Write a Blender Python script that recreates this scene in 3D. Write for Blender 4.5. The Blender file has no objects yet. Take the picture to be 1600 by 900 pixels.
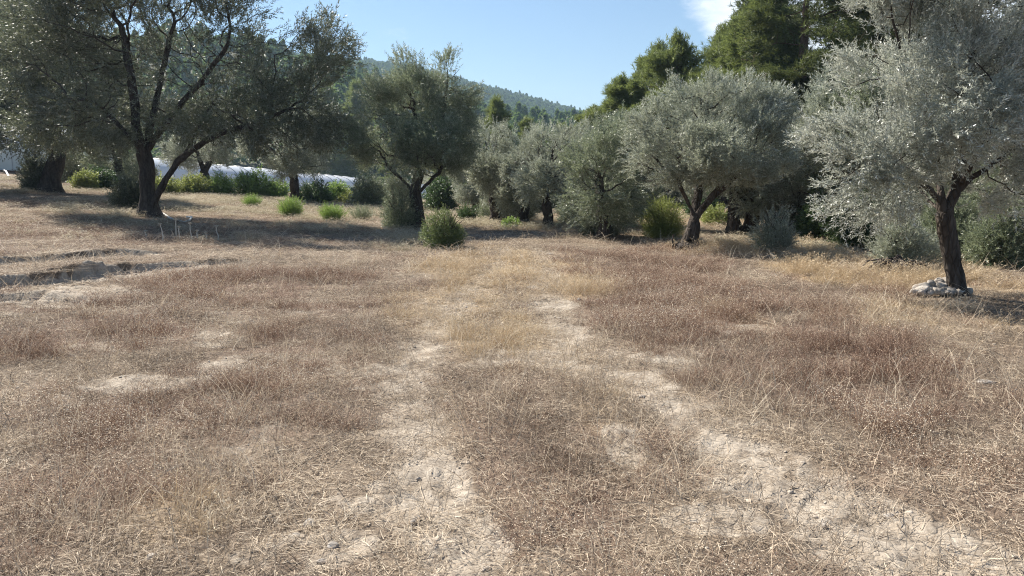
import bpy, math, random
import numpy as np
from mathutils import Vector

S = bpy.context.scene
COL = S.collection
R = math.radians

# ------------------------------------------------------------------ camera, sky, sun, exposure
FPX, HOR = 1155.0, 275.0                 # focal length in photo pixels, horizon row of the 1600x900 photo
PITCH = math.atan((450.0 - HOR) / FPX)
EYE = 1.6
cam_d = bpy.data.cameras.new("camera")
cam = bpy.data.objects.new("camera", cam_d)
COL.objects.link(cam)
cam_d.sensor_width = 36.0
cam_d.lens = 36.0 * FPX / 1600.0
cam_d.clip_start, cam_d.clip_end = 0.05, 6000.0
cam.rotation_euler = (math.pi / 2 - PITCH, 0, 0)
S.camera = cam

SUN_DIR = Vector((-0.74, 0.67, 0.0)).normalized()
SUN_EL = R(44)
SUN_AZ = math.atan2(SUN_DIR.x, SUN_DIR.y)
to_sun = Vector((SUN_DIR.x * math.cos(SUN_EL), SUN_DIR.y * math.cos(SUN_EL), math.sin(SUN_EL)))
W = bpy.data.worlds.new("World")
S.world = W
W.use_nodes = True
nt = W.node_tree
nt.nodes.clear()
w_out = nt.nodes.new("ShaderNodeOutputWorld")
w_bg = nt.nodes.new("ShaderNodeBackground")
sky = nt.nodes.new("ShaderNodeTexSky")
sky.sky_type = 'NISHITA'
sky.sun_disc = False
sky.sun_elevation = SUN_EL
sky.sun_rotation = SUN_AZ
sky.air_density, sky.dust_density, sky.ozone_density = 1.15, 0.15, 4.5
w_bg.inputs[1].default_value = 0.058
# fair-weather cumulus beginning at the upper right, carried on above the frame
tc = nt.nodes.new("ShaderNodeTexCoord")
mp = nt.nodes.new("ShaderNodeMapping"); mp.inputs['Scale'].default_value = (1, 1, 2.4)
nt.links.new(tc.outputs['Generated'], mp.inputs[0])
cn = nt.nodes.new("ShaderNodeTexNoise"); cn.inputs['Scale'].default_value = 5.5; cn.inputs['Detail'].default_value = 7
cn.inputs['Roughness'].default_value = 0.6
nt.links.new(mp.outputs[0], cn.inputs[0])
def cloud_lobe(px, py, inner, outer):
    fx, u = (px - 800) / FPX, (450 - py) / FPX
    d = Vector((fx, math.cos(PITCH) + u * math.sin(PITCH), -math.sin(PITCH) + u * math.cos(PITCH))).normalized()
    dp = nt.nodes.new("ShaderNodeVectorMath"); dp.operation = 'DOT_PRODUCT'; dp.inputs[1].default_value = d
    nt.links.new(tc.outputs['Generated'], dp.inputs[0])
    mr = nt.nodes.new("ShaderNodeMapRange"); mr.interpolation_type = 'SMOOTHSTEP'
    mr.inputs['From Min'].default_value = math.cos(R(outer)); mr.inputs['From Max'].default_value = math.cos(R(inner))
    nt.links.new(dp.outputs['Value'], mr.inputs['Value'])
    return mr.outputs[0]
def wmath(op, a, b):
    n = nt.nodes.new("ShaderNodeMath"); n.operation = op
    for i, v in enumerate((a, b)):
        if isinstance(v, (int, float)): n.inputs[i].default_value = v
        else: nt.links.new(v, n.inputs[i])
    return n.outputs[0]
lobe = wmath('MAXIMUM', cloud_lobe(1265, -104, 6.0, 11.2), cloud_lobe(1650, -260, 8, 22))
cv = wmath('ADD', wmath('MULTIPLY', lobe, 0.62), wmath('MULTIPLY', wmath('SUBTRACT', cn.outputs[0], 0.5), 1.5))
cm = nt.nodes.new("ShaderNodeMapRange"); cm.interpolation_type = 'SMOOTHSTEP'
cm.inputs['From Min'].default_value = 0.26; cm.inputs['From Max'].default_value = 0.62
nt.links.new(cv, cm.inputs['Value'])
cmix = nt.nodes.new("ShaderNodeMix"); cmix.data_type = 'RGBA'
nt.links.new(wmath('MULTIPLY', cm.outputs[0], 0.85), cmix.inputs[0])
nt.links.new(sky.outputs[0], cmix.inputs[6]); cmix.inputs[7].default_value = (10.2, 10.5, 10.9, 1)
nt.links.new(cmix.outputs[2], w_bg.inputs[0])
nt.links.new(w_bg.outputs[0], w_out.inputs[0])

sun_d = bpy.data.lights.new("sun", 'SUN')
sun_d.energy, sun_d.angle, sun_d.color = 5.0, R(0.53), (1.0, 0.935, 0.84)
sun = bpy.data.objects.new("sun", sun_d)
COL.objects.link(sun)
sun.rotation_euler = (-to_sun).to_track_quat('-Z', 'Y').to_euler()

S.view_settings.view_transform = 'Standard'
S.view_settings.look = 'None'
S.view_settings.exposure = 1.12
S.view_settings.gamma = 1.0
S.view_settings.use_curve_mapping = False
S.render.engine = 'CYCLES'
S.cycles.pixel_filter_type = 'BLACKMAN_HARRIS'
S.cycles.filter_width = 1.1
cy = S.cycles
cy.max_bounces, cy.diffuse_bounces, cy.glossy_bounces = 5, 2, 2
cy.transmission_bounces, cy.transparent_max_bounces, cy.volume_bounces = 3, 4, 0
cy.use_denoising = True
cy.denoiser = 'OPENIMAGEDENOISE'
cy.denoising_input_passes = 'RGB_ALBEDO_NORMAL'
cy.denoising_prefilter = 'NONE'
cy.use_adaptive_sampling = True
cy.adaptive_threshold = 0.01
cy.sample_clamp_indirect = 4.0

# ------------------------------------------------------------------ numeric helpers
def rng_(seed): return np.random.default_rng(seed)

def _h(ix, iy, iz, seed):
    with np.errstate(over='ignore'):
        h = (ix.astype(np.int64) * 374761393 + iy.astype(np.int64) * 668265263 + iz.astype(np.int64) * 2147483647 + seed * 1274126177) & 0xFFFFFFFF
        h = ((h ^ (h >> 13)) * 1274126177) & 0xFFFFFFFF
        h = ((h ^ (h >> 16)) * 2246822519) & 0xFFFFFFFF
        return ((h ^ (h >> 15)) & 0xFFFFFF) / float(0xFFFFFF)

def noise2(x, y, seed=0):
    x = np.asarray(x, float); y = np.asarray(y, float)
    ix, iy = np.floor(x), np.floor(y); fx, fy = x - ix, y - iy
    fx = fx * fx * (3 - 2 * fx); fy = fy * fy * (3 - 2 * fy); z = np.zeros_like(ix)
    a, b = _h(ix, iy, z, seed), _h(ix + 1, iy, z, seed); c, d = _h(ix, iy + 1, z, seed), _h(ix + 1, iy + 1, z, seed)
    return (a + (b - a) * fx) * (1 - fy) + (c + (d - c) * fx) * fy

def noise3(p, seed=0):
    i = np.floor(p); f = p - i; f = f * f * (3 - 2 * f); x, y, z = i.T; fx, fy, fz = f.T
    o = 0
    for dx in (0, 1):
        for dy in (0, 1):
            for dz in (0, 1):
                o = o + _h(x + dx, y + dy, z + dz, seed) * (fx if dx else 1 - fx) * (fy if dy else 1 - fy) * (fz if dz else 1 - fz)
    return o

def fbm(x, y, seed=0, oct=4, gain=0.5):
    s, a, t = 0, 1.0, 0
    for k in range(oct):
        cs, sn = math.cos(.6 + k * 1.1) * 2 ** k, math.sin(.6 + k * 1.1) * 2 ** k
        s = s + a * noise2(x * cs - y * sn + 17.3 * k, x * sn + y * cs - 9.1 * k, seed + k); t += a; a *= gain
    return s / t

def sstep(a, b, x):
    t = np.clip((np.asarray(x, float) - a) / (b - a), 0, 1); return t * t * (3 - 2 * t)

def softplus(x, w): return w * np.logaddexp(0, np.asarray(x, float) / w)

def base_h(x, y):
    """Lie of the land: rises to the left, falls away gently beyond the far trees."""
    z = 0.065 * (softplus(-x - 6, 2.0) - softplus(-x - 90, 6)) - 0.035 * (softplus(y - 45, 5) - softplus(y - 160, 8))
    return z + 0.10 * (fbm(x * 0.12, y * 0.12, 5, 3) - 0.5)

CAM_Z = float(base_h(0.0, 0.0)) + EYE
cam.location = (0, 0, CAM_Z)
FW = np.array([0, math.cos(PITCH), -math.sin(PITCH)]); UP = np.array([0, math.sin(PITCH), math.cos(PITCH)])

def ray(px, py):
    return FW + np.array([(px - 800) / FPX, 0, 0]) + (450 - py) / FPX * UP

def G(px, py):
    """ground point seen at a photo pixel -> (x, y)"""
    d = ray(px, py); lo, t = 0.3, 0.5
    while t < 400:
        p = t * d
        if CAM_Z + p[2] < base_h(p[0], p[1]): break
        lo = t; t *= 1.03
    for _ in range(25):
        m = (lo + t) / 2; p = m * d
        if CAM_Z + p[2] < base_h(p[0], p[1]): t = m
        else: lo = m
    return (t * d)[:2]

def AT(px, py, D):
    """point at forward distance y=D on the pixel's ray -> xyz"""
    d = ray(px, py); d = d / d[1] * D
    return np.array([d[0], d[1], CAM_Z + d[2]])

def seg_dist(x, y, pts):
    """distance to a polyline, signed side (+ = to its left), parameter 0..1"""
    pts = np.array(pts); best = np.full(np.shape(x), 1e9); side = np.zeros(np.shape(x)); par = np.zeros(np.shape(x))
    n = len(pts) - 1
    for i in range(n):
        a, b = pts[i], pts[i + 1]; ab = b - a; L2 = ab @ ab
        t = np.clip(((x - a[0]) * ab[0] + (y - a[1]) * ab[1]) / L2, 0, 1)
        dx, dy = x - a[0] - t * ab[0], y - a[1] - t * ab[1]; d = np.hypot(dx, dy); m = d < best
        best = np.where(m, d, best); side = np.where(m, np.sign(ab[0] * dy - ab[1] * dx), side); par = np.where(m, (i + t) / n, par)
    return best, side, par

def line(*pp): return [G(*p) for p in pp]
TRACK_L = line((800, 385), (745, 445), (665, 520), (640, 600), (652, 700), (695, 800), (745, 899), (800, 1000))
TRACK_R = line((845, 385), (858, 470), (900, 545), (965, 585), (1065, 640), (1190, 725), (1320, 815), (1470, 899), (1640, 980))
TRACK_X = line((-60, 494), (150, 489), (420, 488), (600, 484))
LEDGE_1 = line((-120, 414), (0, 411), (100, 405), (200, 397), (270, 395))
LEDGE_2 = line((-120, 452), (0, 446), (100, 436), (188, 424), (235, 420), (300, 414), (440, 406))
LEDGE_3 = line((-120, 478), (0, 470), (60, 468), (110, 476), (150, 478))

def blob(px, py, rx, ry, v=1.0):
    c = G(px, py); a = G(px + rx, py); t = G(px, py - ry); b = G(px, py + ry)
    return (c[0], (t[1] + b[1]) / 2, abs(a[0] - c[0]), (t[1] - b[1]) / 2, v)
def bsum(x, y, bl, warp):
    o = np.zeros(np.shape(x))
    for cx, cy_, rx, ry, v in bl:
        q = ((x - cx) / rx) ** 2 + ((y - cy_) / ry) ** 2 + warp
        o = np.maximum(o, v * sstep(1.35, 0.55, q))
    return o
B_BARE = [blob(655, 728, 55, 38, .9), blob(500, 860, 120, 36, .6), blob(975, 690, 34, 34, .95), blob(1120, 810, 80, 24, .75), blob(230, 600, 100, 15, .95),
          blob(100, 458, 150, 18, .7), blob(250, 430, 90, 6, .6), blob(720, 860, 80, 60, .85), blob(590, 770, 70, 25, .6), blob(1150, 705, 60, 18, .7),
          blob(20, 640, 70, 50, .35), blob(1520, 735, 80, 12, .5), blob(1000, 560, 120, 26, .55), blob(820, 860, 60, 60, .35), blob(1250, 870, 110, 30, .35), blob(500, 640, 130, 90, .35)]
B_RED = [blob(1200, 530, 260, 105, .9), blob(1000, 425, 170, 22, 1), blob(1300, 450, 120, 30, .8), blob(250, 480, 330, 18, .7), blob(620, 560, 90, 60, .4), blob(1090, 480, 190, 60, 1), blob(420, 448, 220, 32), blob(120, 525, 190, 42, .95), blob(1420, 640, 260, 60, .75),
         blob(780, 700, 70, 120, .6), blob(880, 790, 90, 90, .65), blob(330, 660, 230, 120, .65), blob(100, 780, 200, 130, .6), blob(1010, 405, 200, 20, .9),
         blob(200, 365, 320, 32, .6), blob(940, 500, 90, 26, .8), blob(1480, 760, 160, 60, .6), blob(430, 540, 150, 34, .6), blob(760, 590, 50, 70, .5)]
B_GOLD = [blob(860, 440, 120, 30), blob(740, 500, 60, 40, .4), blob(770, 430, 110, 42, .8), blob(690, 480, 90, 40, .45), blob(790, 530, 80, 50, .5), blob(1390, 432, 160, 34, 1), blob(1330, 395, 260, 16, 1), blob(1560, 445, 120, 26, .6),
          blob(1130, 345, 260, 16, .7), blob(960, 345, 60, 14, .5), blob(1150, 500, 60, 20, .3), blob(1420, 500, 160, 26, .4), blob(930, 620, 40, 60, .25), blob(280, 800, 120, 60, .3)]
B_PALE = [blob(850, 352, 170, 10), blob(520, 330, 180, 16, .9), blob(300, 312, 220, 12, .7), blob(1280, 382, 170, 10, .8), blob(640, 378, 70, 14, .7), blob(150, 300, 160, 10, .6)]

def fields(x, y):
    w1 = (fbm(x * 1.1, y * 1.1, 11, 4) - 0.5) * 2.0
    w2 = (fbm(x * 0.8, y * 0.8, 21, 4) - 0.5) * 2.0
    fine = fbm(x * 3.5, y * 3.5, 31, 3)
    bare = bsum(x, y, B_BARE, w1)
    dl, _, _ = seg_dist(x, y, TRACK_L); dr, _, _ = seg_dist(x, y, TRACK_R); dx_, _, _ = seg_dist(x, y, TRACK_X)
    near = sstep(16, 9, y)
    bare = np.maximum(bare, sstep(0.42, 0.05, dl + 0.25 * w1) * (0.40 + .20 * near))
    bare = np.maximum(bare, sstep(0.55, 0.05, dr + 0.3 * w1) * (0.50 + .20 * near))
    bare = np.maximum(bare, sstep(0.35, 0.02, dx_ + 0.1 * w1) * 0.5)
    for L, wd in ((LEDGE_1, .28), (LEDGE_2, .42), (LEDGE_3, .3)):
        d, sd_, p_ = seg_dist(x, y, L); bare = np.maximum(bare, 1.1 * (sd_ <= 0) * sstep(wd, .5 * wd, d + .35 * w1) * sstep(1.0, .85, p_))
        bare = np.maximum(bare, 1.1 * (sd_ > 0) * sstep(.10, .02, d) * sstep(1.0, .85, p_))
    bare = np.maximum(bare, 0.6 * sstep(0.60, 0.75, fbm(x * 0.9 + 4, y * 0.9, 41, 4)) * sstep(12, 7, y))
    crumb = fbm(x * 7.5, y * 7.5, 33, 4)
    bare = bare * sstep(.30, .62, .55 * bare + .55 * fine + .42 * crumb - .22)
    bare = np.clip(bare, 0, 1)
    trod = np.maximum(sstep(0.42, 0.1, dl), sstep(0.5, 0.1, dr))
    bare = np.maximum(bare, trod * np.clip(.20 + .75 * crumb * (.6 + .4 * near), 0, 1) * .8)
    red = bsum(x, y, B_RED, w2) * (0.55 + 0.8 * fbm(x * 1.6, y * 1.6, 51, 3))
    gold = bsum(x, y, B_GOLD, w2)
    pale = bsum(x, y, B_PALE, 0.4 * w2)
    far = sstep(14, 24, y)
    red = np.maximum(red, far * 0.45 * sstep(0.35, 0.6, fbm(x * 0.2, y * 0.2, 61, 3)))
    pale = np.maximum(pale, far * 0.5 * sstep(0.4, 0.6, fbm(x * 0.2 + 9, y * 0.2, 71, 3)))
    red = np.maximum(red, .30 * sstep(.42, .62, fbm(x * 1.9 + 3, y * 1.9, 55, 3)))
    red = np.clip(red * (1 - 0.85 * bare) * (1 - .92 * trod), 0, 1)
    return bare, red, np.clip(gold * (1 - .6 * bare), 0, 1), np.clip(pale, 0, 1), trod

def relief(x, y, bare, trod):
    z = 0.05 * (fbm(x * 0.7, y * 0.7, 81, 3) - 0.5) - 0.03 * trod
    # clods and crusts of dried clay, strongest where the soil shows
    c = fbm(x * 9, y * 9, 91, 3); r = 1 - np.abs(2 * fbm(x * 5, y * 5, 95, 3) - 1)
    cl = np.maximum(fbm(x * 19, y * 19, 97, 2) - 0.45, 0) * 1.3
    z = z + (0.35 + 0.65 * bare) * (0.048 * (c - .5) + 0.030 * (r - .8)) + (0.25 + .75 * bare) * 0.045 * cl * sstep(.3, .6, fbm(x * 1.7, y * 1.7, 99, 2))
    for L, A, wd, e in ((LEDGE_1, 0.10, 1.4, .3), (LEDGE_2, 0.15, 1.7, .45), (LEDGE_3, 0.09, 0.7, .25)):
        d, s, p = seg_dist(x, y, L)
        sd = d * s + 0.16 * (fbm(x * 3, y * 3, 101, 3) - 0.5) * 2 + .09 * (fbm(x * 11, y * 11, 103, 3) - .5)
        fade = sstep(0, .03, p) * sstep(1, .8, p) if L is not LEDGE_2 else sstep(0, .03, p) * (sstep(.62, .45, p) * .5 + .5 * sstep(1, .88, p))
        A = A * (.45 + 1.1 * fbm(x * 2.3, y * 2.3, 107, 3))
        z = z + fade * A * sstep(-0.05, 0.07, sd) * sstep(wd, 0, sd) - fade * A * 0.35 * sstep(-e, -0.02, sd) * sstep(0.03, -0.02, sd)
    ru = bsum(x, y, [B_BARE[5], B_BARE[6]], 0 * x)
    d, s, p = seg_dist(x, y, LEDGE_2); w = sstep(.0, .1, p) * sstep(.8, .45, p) * (s < 0) * sstep(1.5, .9, d)
    z = z + w * 0.10 * (np.abs(2 * fbm(d * 2.6 + fbm(x * 1.4, y * 1.4, 113, 2) * 1.5, p * 7, 115, 2) - 1) - .55) + w * .06 * (fbm(x * 6, y * 6, 117, 3) - .5)
    return z

def ground_z(x, y):
    x = np.atleast_1d(np.asarray(x, float)); y = np.atleast_1d(np.asarray(y, float))
    b, r, g, p, t = fields(x, y)
    k = sstep(60, 35, np.hypot(x, y))
    return base_h(x, y) + k * relief(x, y, b, t)

def GZ(x, y): return float(ground_z(x, y)[0])

# ------------------------------------------------------------------ mesh helpers
def mk_mesh(name, V, faces, attrs=None, smooth=False, mats=(), midx=None):
    """faces: (n,k) int array (one k) or list of such arrays"""
    if not isinstance(faces, list): faces = [faces]
    me = bpy.data.meshes.new(name)
    V = np.ascontiguousarray(V, dtype=np.float32)
    me.vertices.add(len(V)); me.vertices.foreach_set("co", V.ravel())
    nl = sum(f.size for f in faces); npoly = sum(len(f) for f in faces)
    me.loops.add(nl); me.loops.foreach_set("vertex_index", np.concatenate([f.ravel() for f in faces]).astype(np.int32))
    me.polygons.add(npoly)
    tot = np.concatenate([np.full(len(f), f.shape[1], np.int32) for f in faces])
    st = np.concatenate([[0], np.cumsum(tot)[:-1]]).astype(np.int32)
    me.polygons.foreach_set("loop_start", st); me.polygons.foreach_set("loop_total", tot)
    me.polygons.foreach_set("use_smooth", np.full(npoly, smooth, bool))
    for m in mats: me.materials.append(m)
    if midx is not None: me.polygons.foreach_set("material_index", np.asarray(midx, np.int32))
    me.update(calc_edges=True)
    for k, a in (attrs or {}).items():
        a = np.asarray(a, np.float32)
        if a.ndim == 2:
            at = me.attributes.new(k, 'FLOAT_VECTOR', 'POINT'); at.data.foreach_set("vector", a.ravel())
        else:
            at = me.attributes.new(k, 'FLOAT', 'POINT'); at.data.foreach_set("value", a)
    return me

def link(name, data, parent=None, loc=None, kind=None, label=None, cat=None, group=None):
    o = bpy.data.objects.new(name, data); COL.objects.link(o)
    if parent is not None: o.parent = parent
    if loc is not None: o.location = tuple(float(v) for v in loc)
    for k, v in (('kind', kind), ('label', label), ('category', cat), ('group', group)):
        if v: o[k] = v
    return o

def empty(name, loc, label, cat, group=None, rz=0.0):
    o = link(name, None, None, loc, None, label, cat, group); o.rotation_euler = (0, 0, rz); o.empty_display_size = 0.2
    return o

def dup(root, loc, rz=0.0, sc=1.0, label=None, group=None, sz=None):
    r = root.copy(); COL.objects.link(r); r.location = tuple(float(v) for v in loc); r.rotation_euler = (0, 0, rz); r.scale = (sc, sc, sz or sc)
    if label: r['label'] = label
    if group: r['group'] = group
    for ch in list(root.children):
        c = ch.copy(); COL.objects.link(c); c.parent = r
        for g in ch.children:
            d = g.copy(); COL.objects.link(d); d.parent = c
    return r

# ------------------------------------------------------------------ materials
def new_mat(name):
    m = bpy.data.materials.new(name); m.use_nodes = True; t = m.node_tree; t.nodes.clear()
    o = t.nodes.new("ShaderNodeOutputMaterial"); return m, t, o
def N(t, typ, **kw):
    n = t.nodes.new(typ)
    for k, v in kw.items():
        if k.startswith('i_'):
            key = k[2:]; key = int(key) if key.isdigit() else key
            if hasattr(v, 'is_output') or isinstance(v, bpy.types.NodeSocket): t.links.new(v, n.inputs[key])
            else: n.inputs[key].default_value = v
        else: setattr(n, k, v)
    return n
def ramp(t, fac, stops, interp='LINEAR'):
    r = t.nodes.new("ShaderNodeValToRGB"); t.links.new(fac, r.inputs[0]); r.color_ramp.interpolation = interp
    e = r.color_ramp.elements
    while len(e) < len(stops): e.new(0.5)
    for i, (p, c) in enumerate(stops): e[i].position = p; e[i].color = (*c, 1)
    return r.outputs[0]
def mixc(t, f, a, b, bt='MIX'):
    n = t.nodes.new("ShaderNodeMix"); n.data_type = 'RGBA'; n.blend_type = bt
    for k, v in ((0, f), (6, a), (7, b)):
        if isinstance(v, bpy.types.NodeSocket): t.links.new(v, n.inputs[k])
        else: n.inputs[k].default_value = (*v, 1) if isinstance(v, tuple) and len(v) == 3 else v
    return n.outputs[2]
def mth(t, op, a, b=0.0, c=0.0):
    n = t.nodes.new("ShaderNodeMath"); n.operation = op
    for i, v in enumerate((a, b, c)):
        if isinstance(v, bpy.types.NodeSocket): t.links.new(v, n.inputs[i])
        else: n.inputs[i].default_value = v
    return n.outputs[0]
def attr(t, name, typ='GEOMETRY'):
    n = t.nodes.new("ShaderNodeAttribute"); n.attribute_name = name; n.attribute_type = typ; return n

def leaf_mat(name, top_d, top_l, under, trans=0.25, rough=0.45, back=1.0, spec=0.5, trans_col=None):
    m, t, o = new_mat(name)
    v = attr(t, 'v').outputs['Fac']
    top = mixc(t, v, top_d, top_l)
    und = mixc(t, v, tuple(c * 0.75 for c in under), under)
    bf = mth(t, 'MULTIPLY', N(t, "ShaderNodeNewGeometry").outputs['Backfacing'], back)
    col = mixc(t, bf, top, und)
    p = N(t, "ShaderNodeBsdfPrincipled", i_Roughness=rough); t.links.new(col, p.inputs['Base Color'])
    p.inputs['Specular IOR Level'].default_value = spec
    tr = N(t, "ShaderNodeBsdfTranslucent"); t.links.new(mixc(t, 0.5, top, trans_col or tuple(min(1, c * 2.2) for c in top_l)), tr.inputs[0])
    mx = N(t, "ShaderNodeMixShader", i_0=trans); t.links.new(p.outputs[0], mx.inputs[1]); t.links.new(tr.outputs[0], mx.inputs[2])
    t.links.new(mx.outputs[0], o.inputs[0]); return m

def bark_mat(name, a, b, scale=9):
    m, t, o = new_mat(name)
    tcn = N(t, "ShaderNodeTexCoord"); mpn = N(t, "ShaderNodeMapping", i_Scale=(1, 1, 0.28)); t.links.new(tcn.outputs['Object'], mpn.inputs[0])
    n1 = N(t, "ShaderNodeTexNoise", i_Scale=scale, i_Detail=8.0, i_Roughness=0.65); t.links.new(mpn.outputs[0], n1.inputs[0])
    v = N(t, "ShaderNodeTexVoronoi", i_Scale=scale * 1.8); v.feature = 'DISTANCE_TO_EDGE'; t.links.new(mpn.outputs[0], v.inputs[0])
    col = ramp(t, n1.outputs[0], [(0.3, a), (0.7, b)])
    col = mixc(t, mth(t, 'MULTIPLY', mth(t, 'SUBTRACT', 0.12, v.outputs[0]), 3.5), col, tuple(c * .4 for c in a))
    p = N(t, "ShaderNodeBsdfPrincipled", i_Roughness=0.9); t.links.new(col, p.inputs['Base Color']); p.inputs['Specular IOR Level'].default_value = 0.15
    h = mth(t, 'ADD', mth(t, 'MULTIPLY', n1.outputs[0], 1.0), mth(t, 'MINIMUM', mth(t, 'MULTIPLY', v.outputs[0], 3.0), 0.6))
    bp = N(t, "ShaderNodeBump", i_Strength=0.8, i_Distance=0.03); t.links.new(h, bp.inputs['Height']); t.links.new(bp.outputs[0], p.inputs['Normal'])
    t.links.new(p.outputs[0], o.inputs[0]); return m

M = {}
M['olive'] = leaf_mat('olive_leaf', (.115, .13, .092), (.29, .31, .225), (.60, .62, .55), .3, .42)
M['olive_dark'] = leaf_mat('olive_leaf_dark', (.055, .066, .036), (.125, .14, .08), (.28, .29, .225), .26, .45)
M['olive_pale'] = leaf_mat('olive_leaf_silver', (.155, .17, .13), (.38, .395, .33), (.70, .71, .65), .27, .36)
M['olive_mid'] = leaf_mat('olive_leaf_grey', (.085, .105, .060), (.20, .23, .135), (.44, .46, .36), .28, .42)
M['pine'] = leaf_mat('pine_needles', (.058, .088, .025), (.21, .25, .075), (.17, .20, .07), .3, .5, spec=.3)
M['pine_dark'] = leaf_mat('pine_needles_dark', (.040, .060, .019), (.145, .17, .055), (.08, .11, .03), .22, .5, spec=.3)
M['green'] = leaf_mat('bright_green_leaf', (.09, .15, .03), (.21, .30, .07), (.20, .27, .09), .35, .5)
M['green_mid'] = leaf_mat('mid_green_leaf', (.065, .095, .028), (.16, .20, .065), (.15, .19, .08), .3, .5)
M['green_dark'] = leaf_mat('dark_green_leaf', (.03, .06, .018), (.07, .12, .035), (.08, .12, .05), .25, .45)
M['yellow_green'] = leaf_mat('yellow_green_leaf', (.11, .14, .03), (.24, .27, .075), (.22, .25, .09), .35, .5)
M['bark'] = bark_mat('olive_bark', (.030, .024, .019), (.12, .10, .085))
M['bark_pine'] = bark_mat('pine_bark', (.055, .035, .026), (.17, .11, .08), 6)
M['deadwood'] = bark_mat('dead_wood', (.035, .03, .027), (.12, .10, .09), 12)
M['twig'] = bark_mat('twig_bark', (.07, .055, .045), (.17, .145, .12), 20)

def stone_mat(name, a, b):
    m, t, o = new_mat(name)
    tcn = N(t, "ShaderNodeTexCoord")
    n1 = N(t, "ShaderNodeTexNoise", i_Scale=7.0, i_Detail=8.0, i_Roughness=.7); t.links.new(tcn.outputs['Object'], n1.inputs[0])
    n2 = N(t, "ShaderNodeTexNoise", i_Scale=40.0, i_Detail=4.0); t.links.new(tcn.outputs['Object'], n2.inputs[0])
    rnd = N(t, "ShaderNodeObjectInfo").outputs['Random']
    col = ramp(t, n1.outputs[0], [(0.32, a), (0.62, b)])
    col = mixc(t, mth(t, 'MULTIPLY', rnd, .45), col, a)
    p = N(t, "ShaderNodeBsdfPrincipled", i_Roughness=.92); t.links.new(col, p.inputs['Base Color']); p.inputs['Specular IOR Level'].default_value = .2
    bp = N(t, "ShaderNodeBump", i_Strength=.7, i_Distance=.012); t.links.new(mth(t, 'ADD', n1.outputs[0], mth(t, 'MULTIPLY', n2.outputs[0], .4)), bp.inputs['Height'])
    t.links.new(bp.outputs[0], p.inputs['Normal']); t.links.new(p.outputs[0], o.inputs[0]); return m
M['stone'] = stone_mat('limestone', (.22, .19, .16), (.52, .48, .43))

def straw_mat(name, stops, trans=0.22, rough=.75):
    m, t, o = new_mat(name)
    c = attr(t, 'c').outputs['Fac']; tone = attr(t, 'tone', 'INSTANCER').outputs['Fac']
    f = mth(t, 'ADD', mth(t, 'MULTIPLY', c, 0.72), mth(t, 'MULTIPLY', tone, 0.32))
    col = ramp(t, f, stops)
    p = N(t, "ShaderNodeBsdfPrincipled", i_Roughness=rough); t.links.new(col, p.inputs['Base Color']); p.inputs['Specular IOR Level'].default_value = .25
    tr = N(t, "ShaderNodeBsdfTranslucent"); t.links.new(col, tr.inputs[0])
    mx = N(t, "ShaderNodeMixShader", i_0=trans); t.links.new(p.outputs[0], mx.inputs[1]); t.links.new(tr.outputs[0], mx.inputs[2])
    t.links.new(mx.outputs[0], o.inputs[0]); return m
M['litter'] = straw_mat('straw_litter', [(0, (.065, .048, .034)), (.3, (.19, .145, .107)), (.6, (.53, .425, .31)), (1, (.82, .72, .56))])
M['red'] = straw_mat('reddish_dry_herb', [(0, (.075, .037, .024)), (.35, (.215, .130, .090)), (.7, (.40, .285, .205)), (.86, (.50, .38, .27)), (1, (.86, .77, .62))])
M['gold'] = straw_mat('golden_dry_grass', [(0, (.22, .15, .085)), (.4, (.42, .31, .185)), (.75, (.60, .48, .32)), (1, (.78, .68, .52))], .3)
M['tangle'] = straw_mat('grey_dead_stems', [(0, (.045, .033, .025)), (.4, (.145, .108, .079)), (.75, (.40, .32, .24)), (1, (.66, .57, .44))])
M['pale'] = straw_mat('pale_oat_grass', [(0, (.20, .17, .10)), (.5, (.40, .35, .23)), (1, (.66, .60, .46))], .3)

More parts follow.
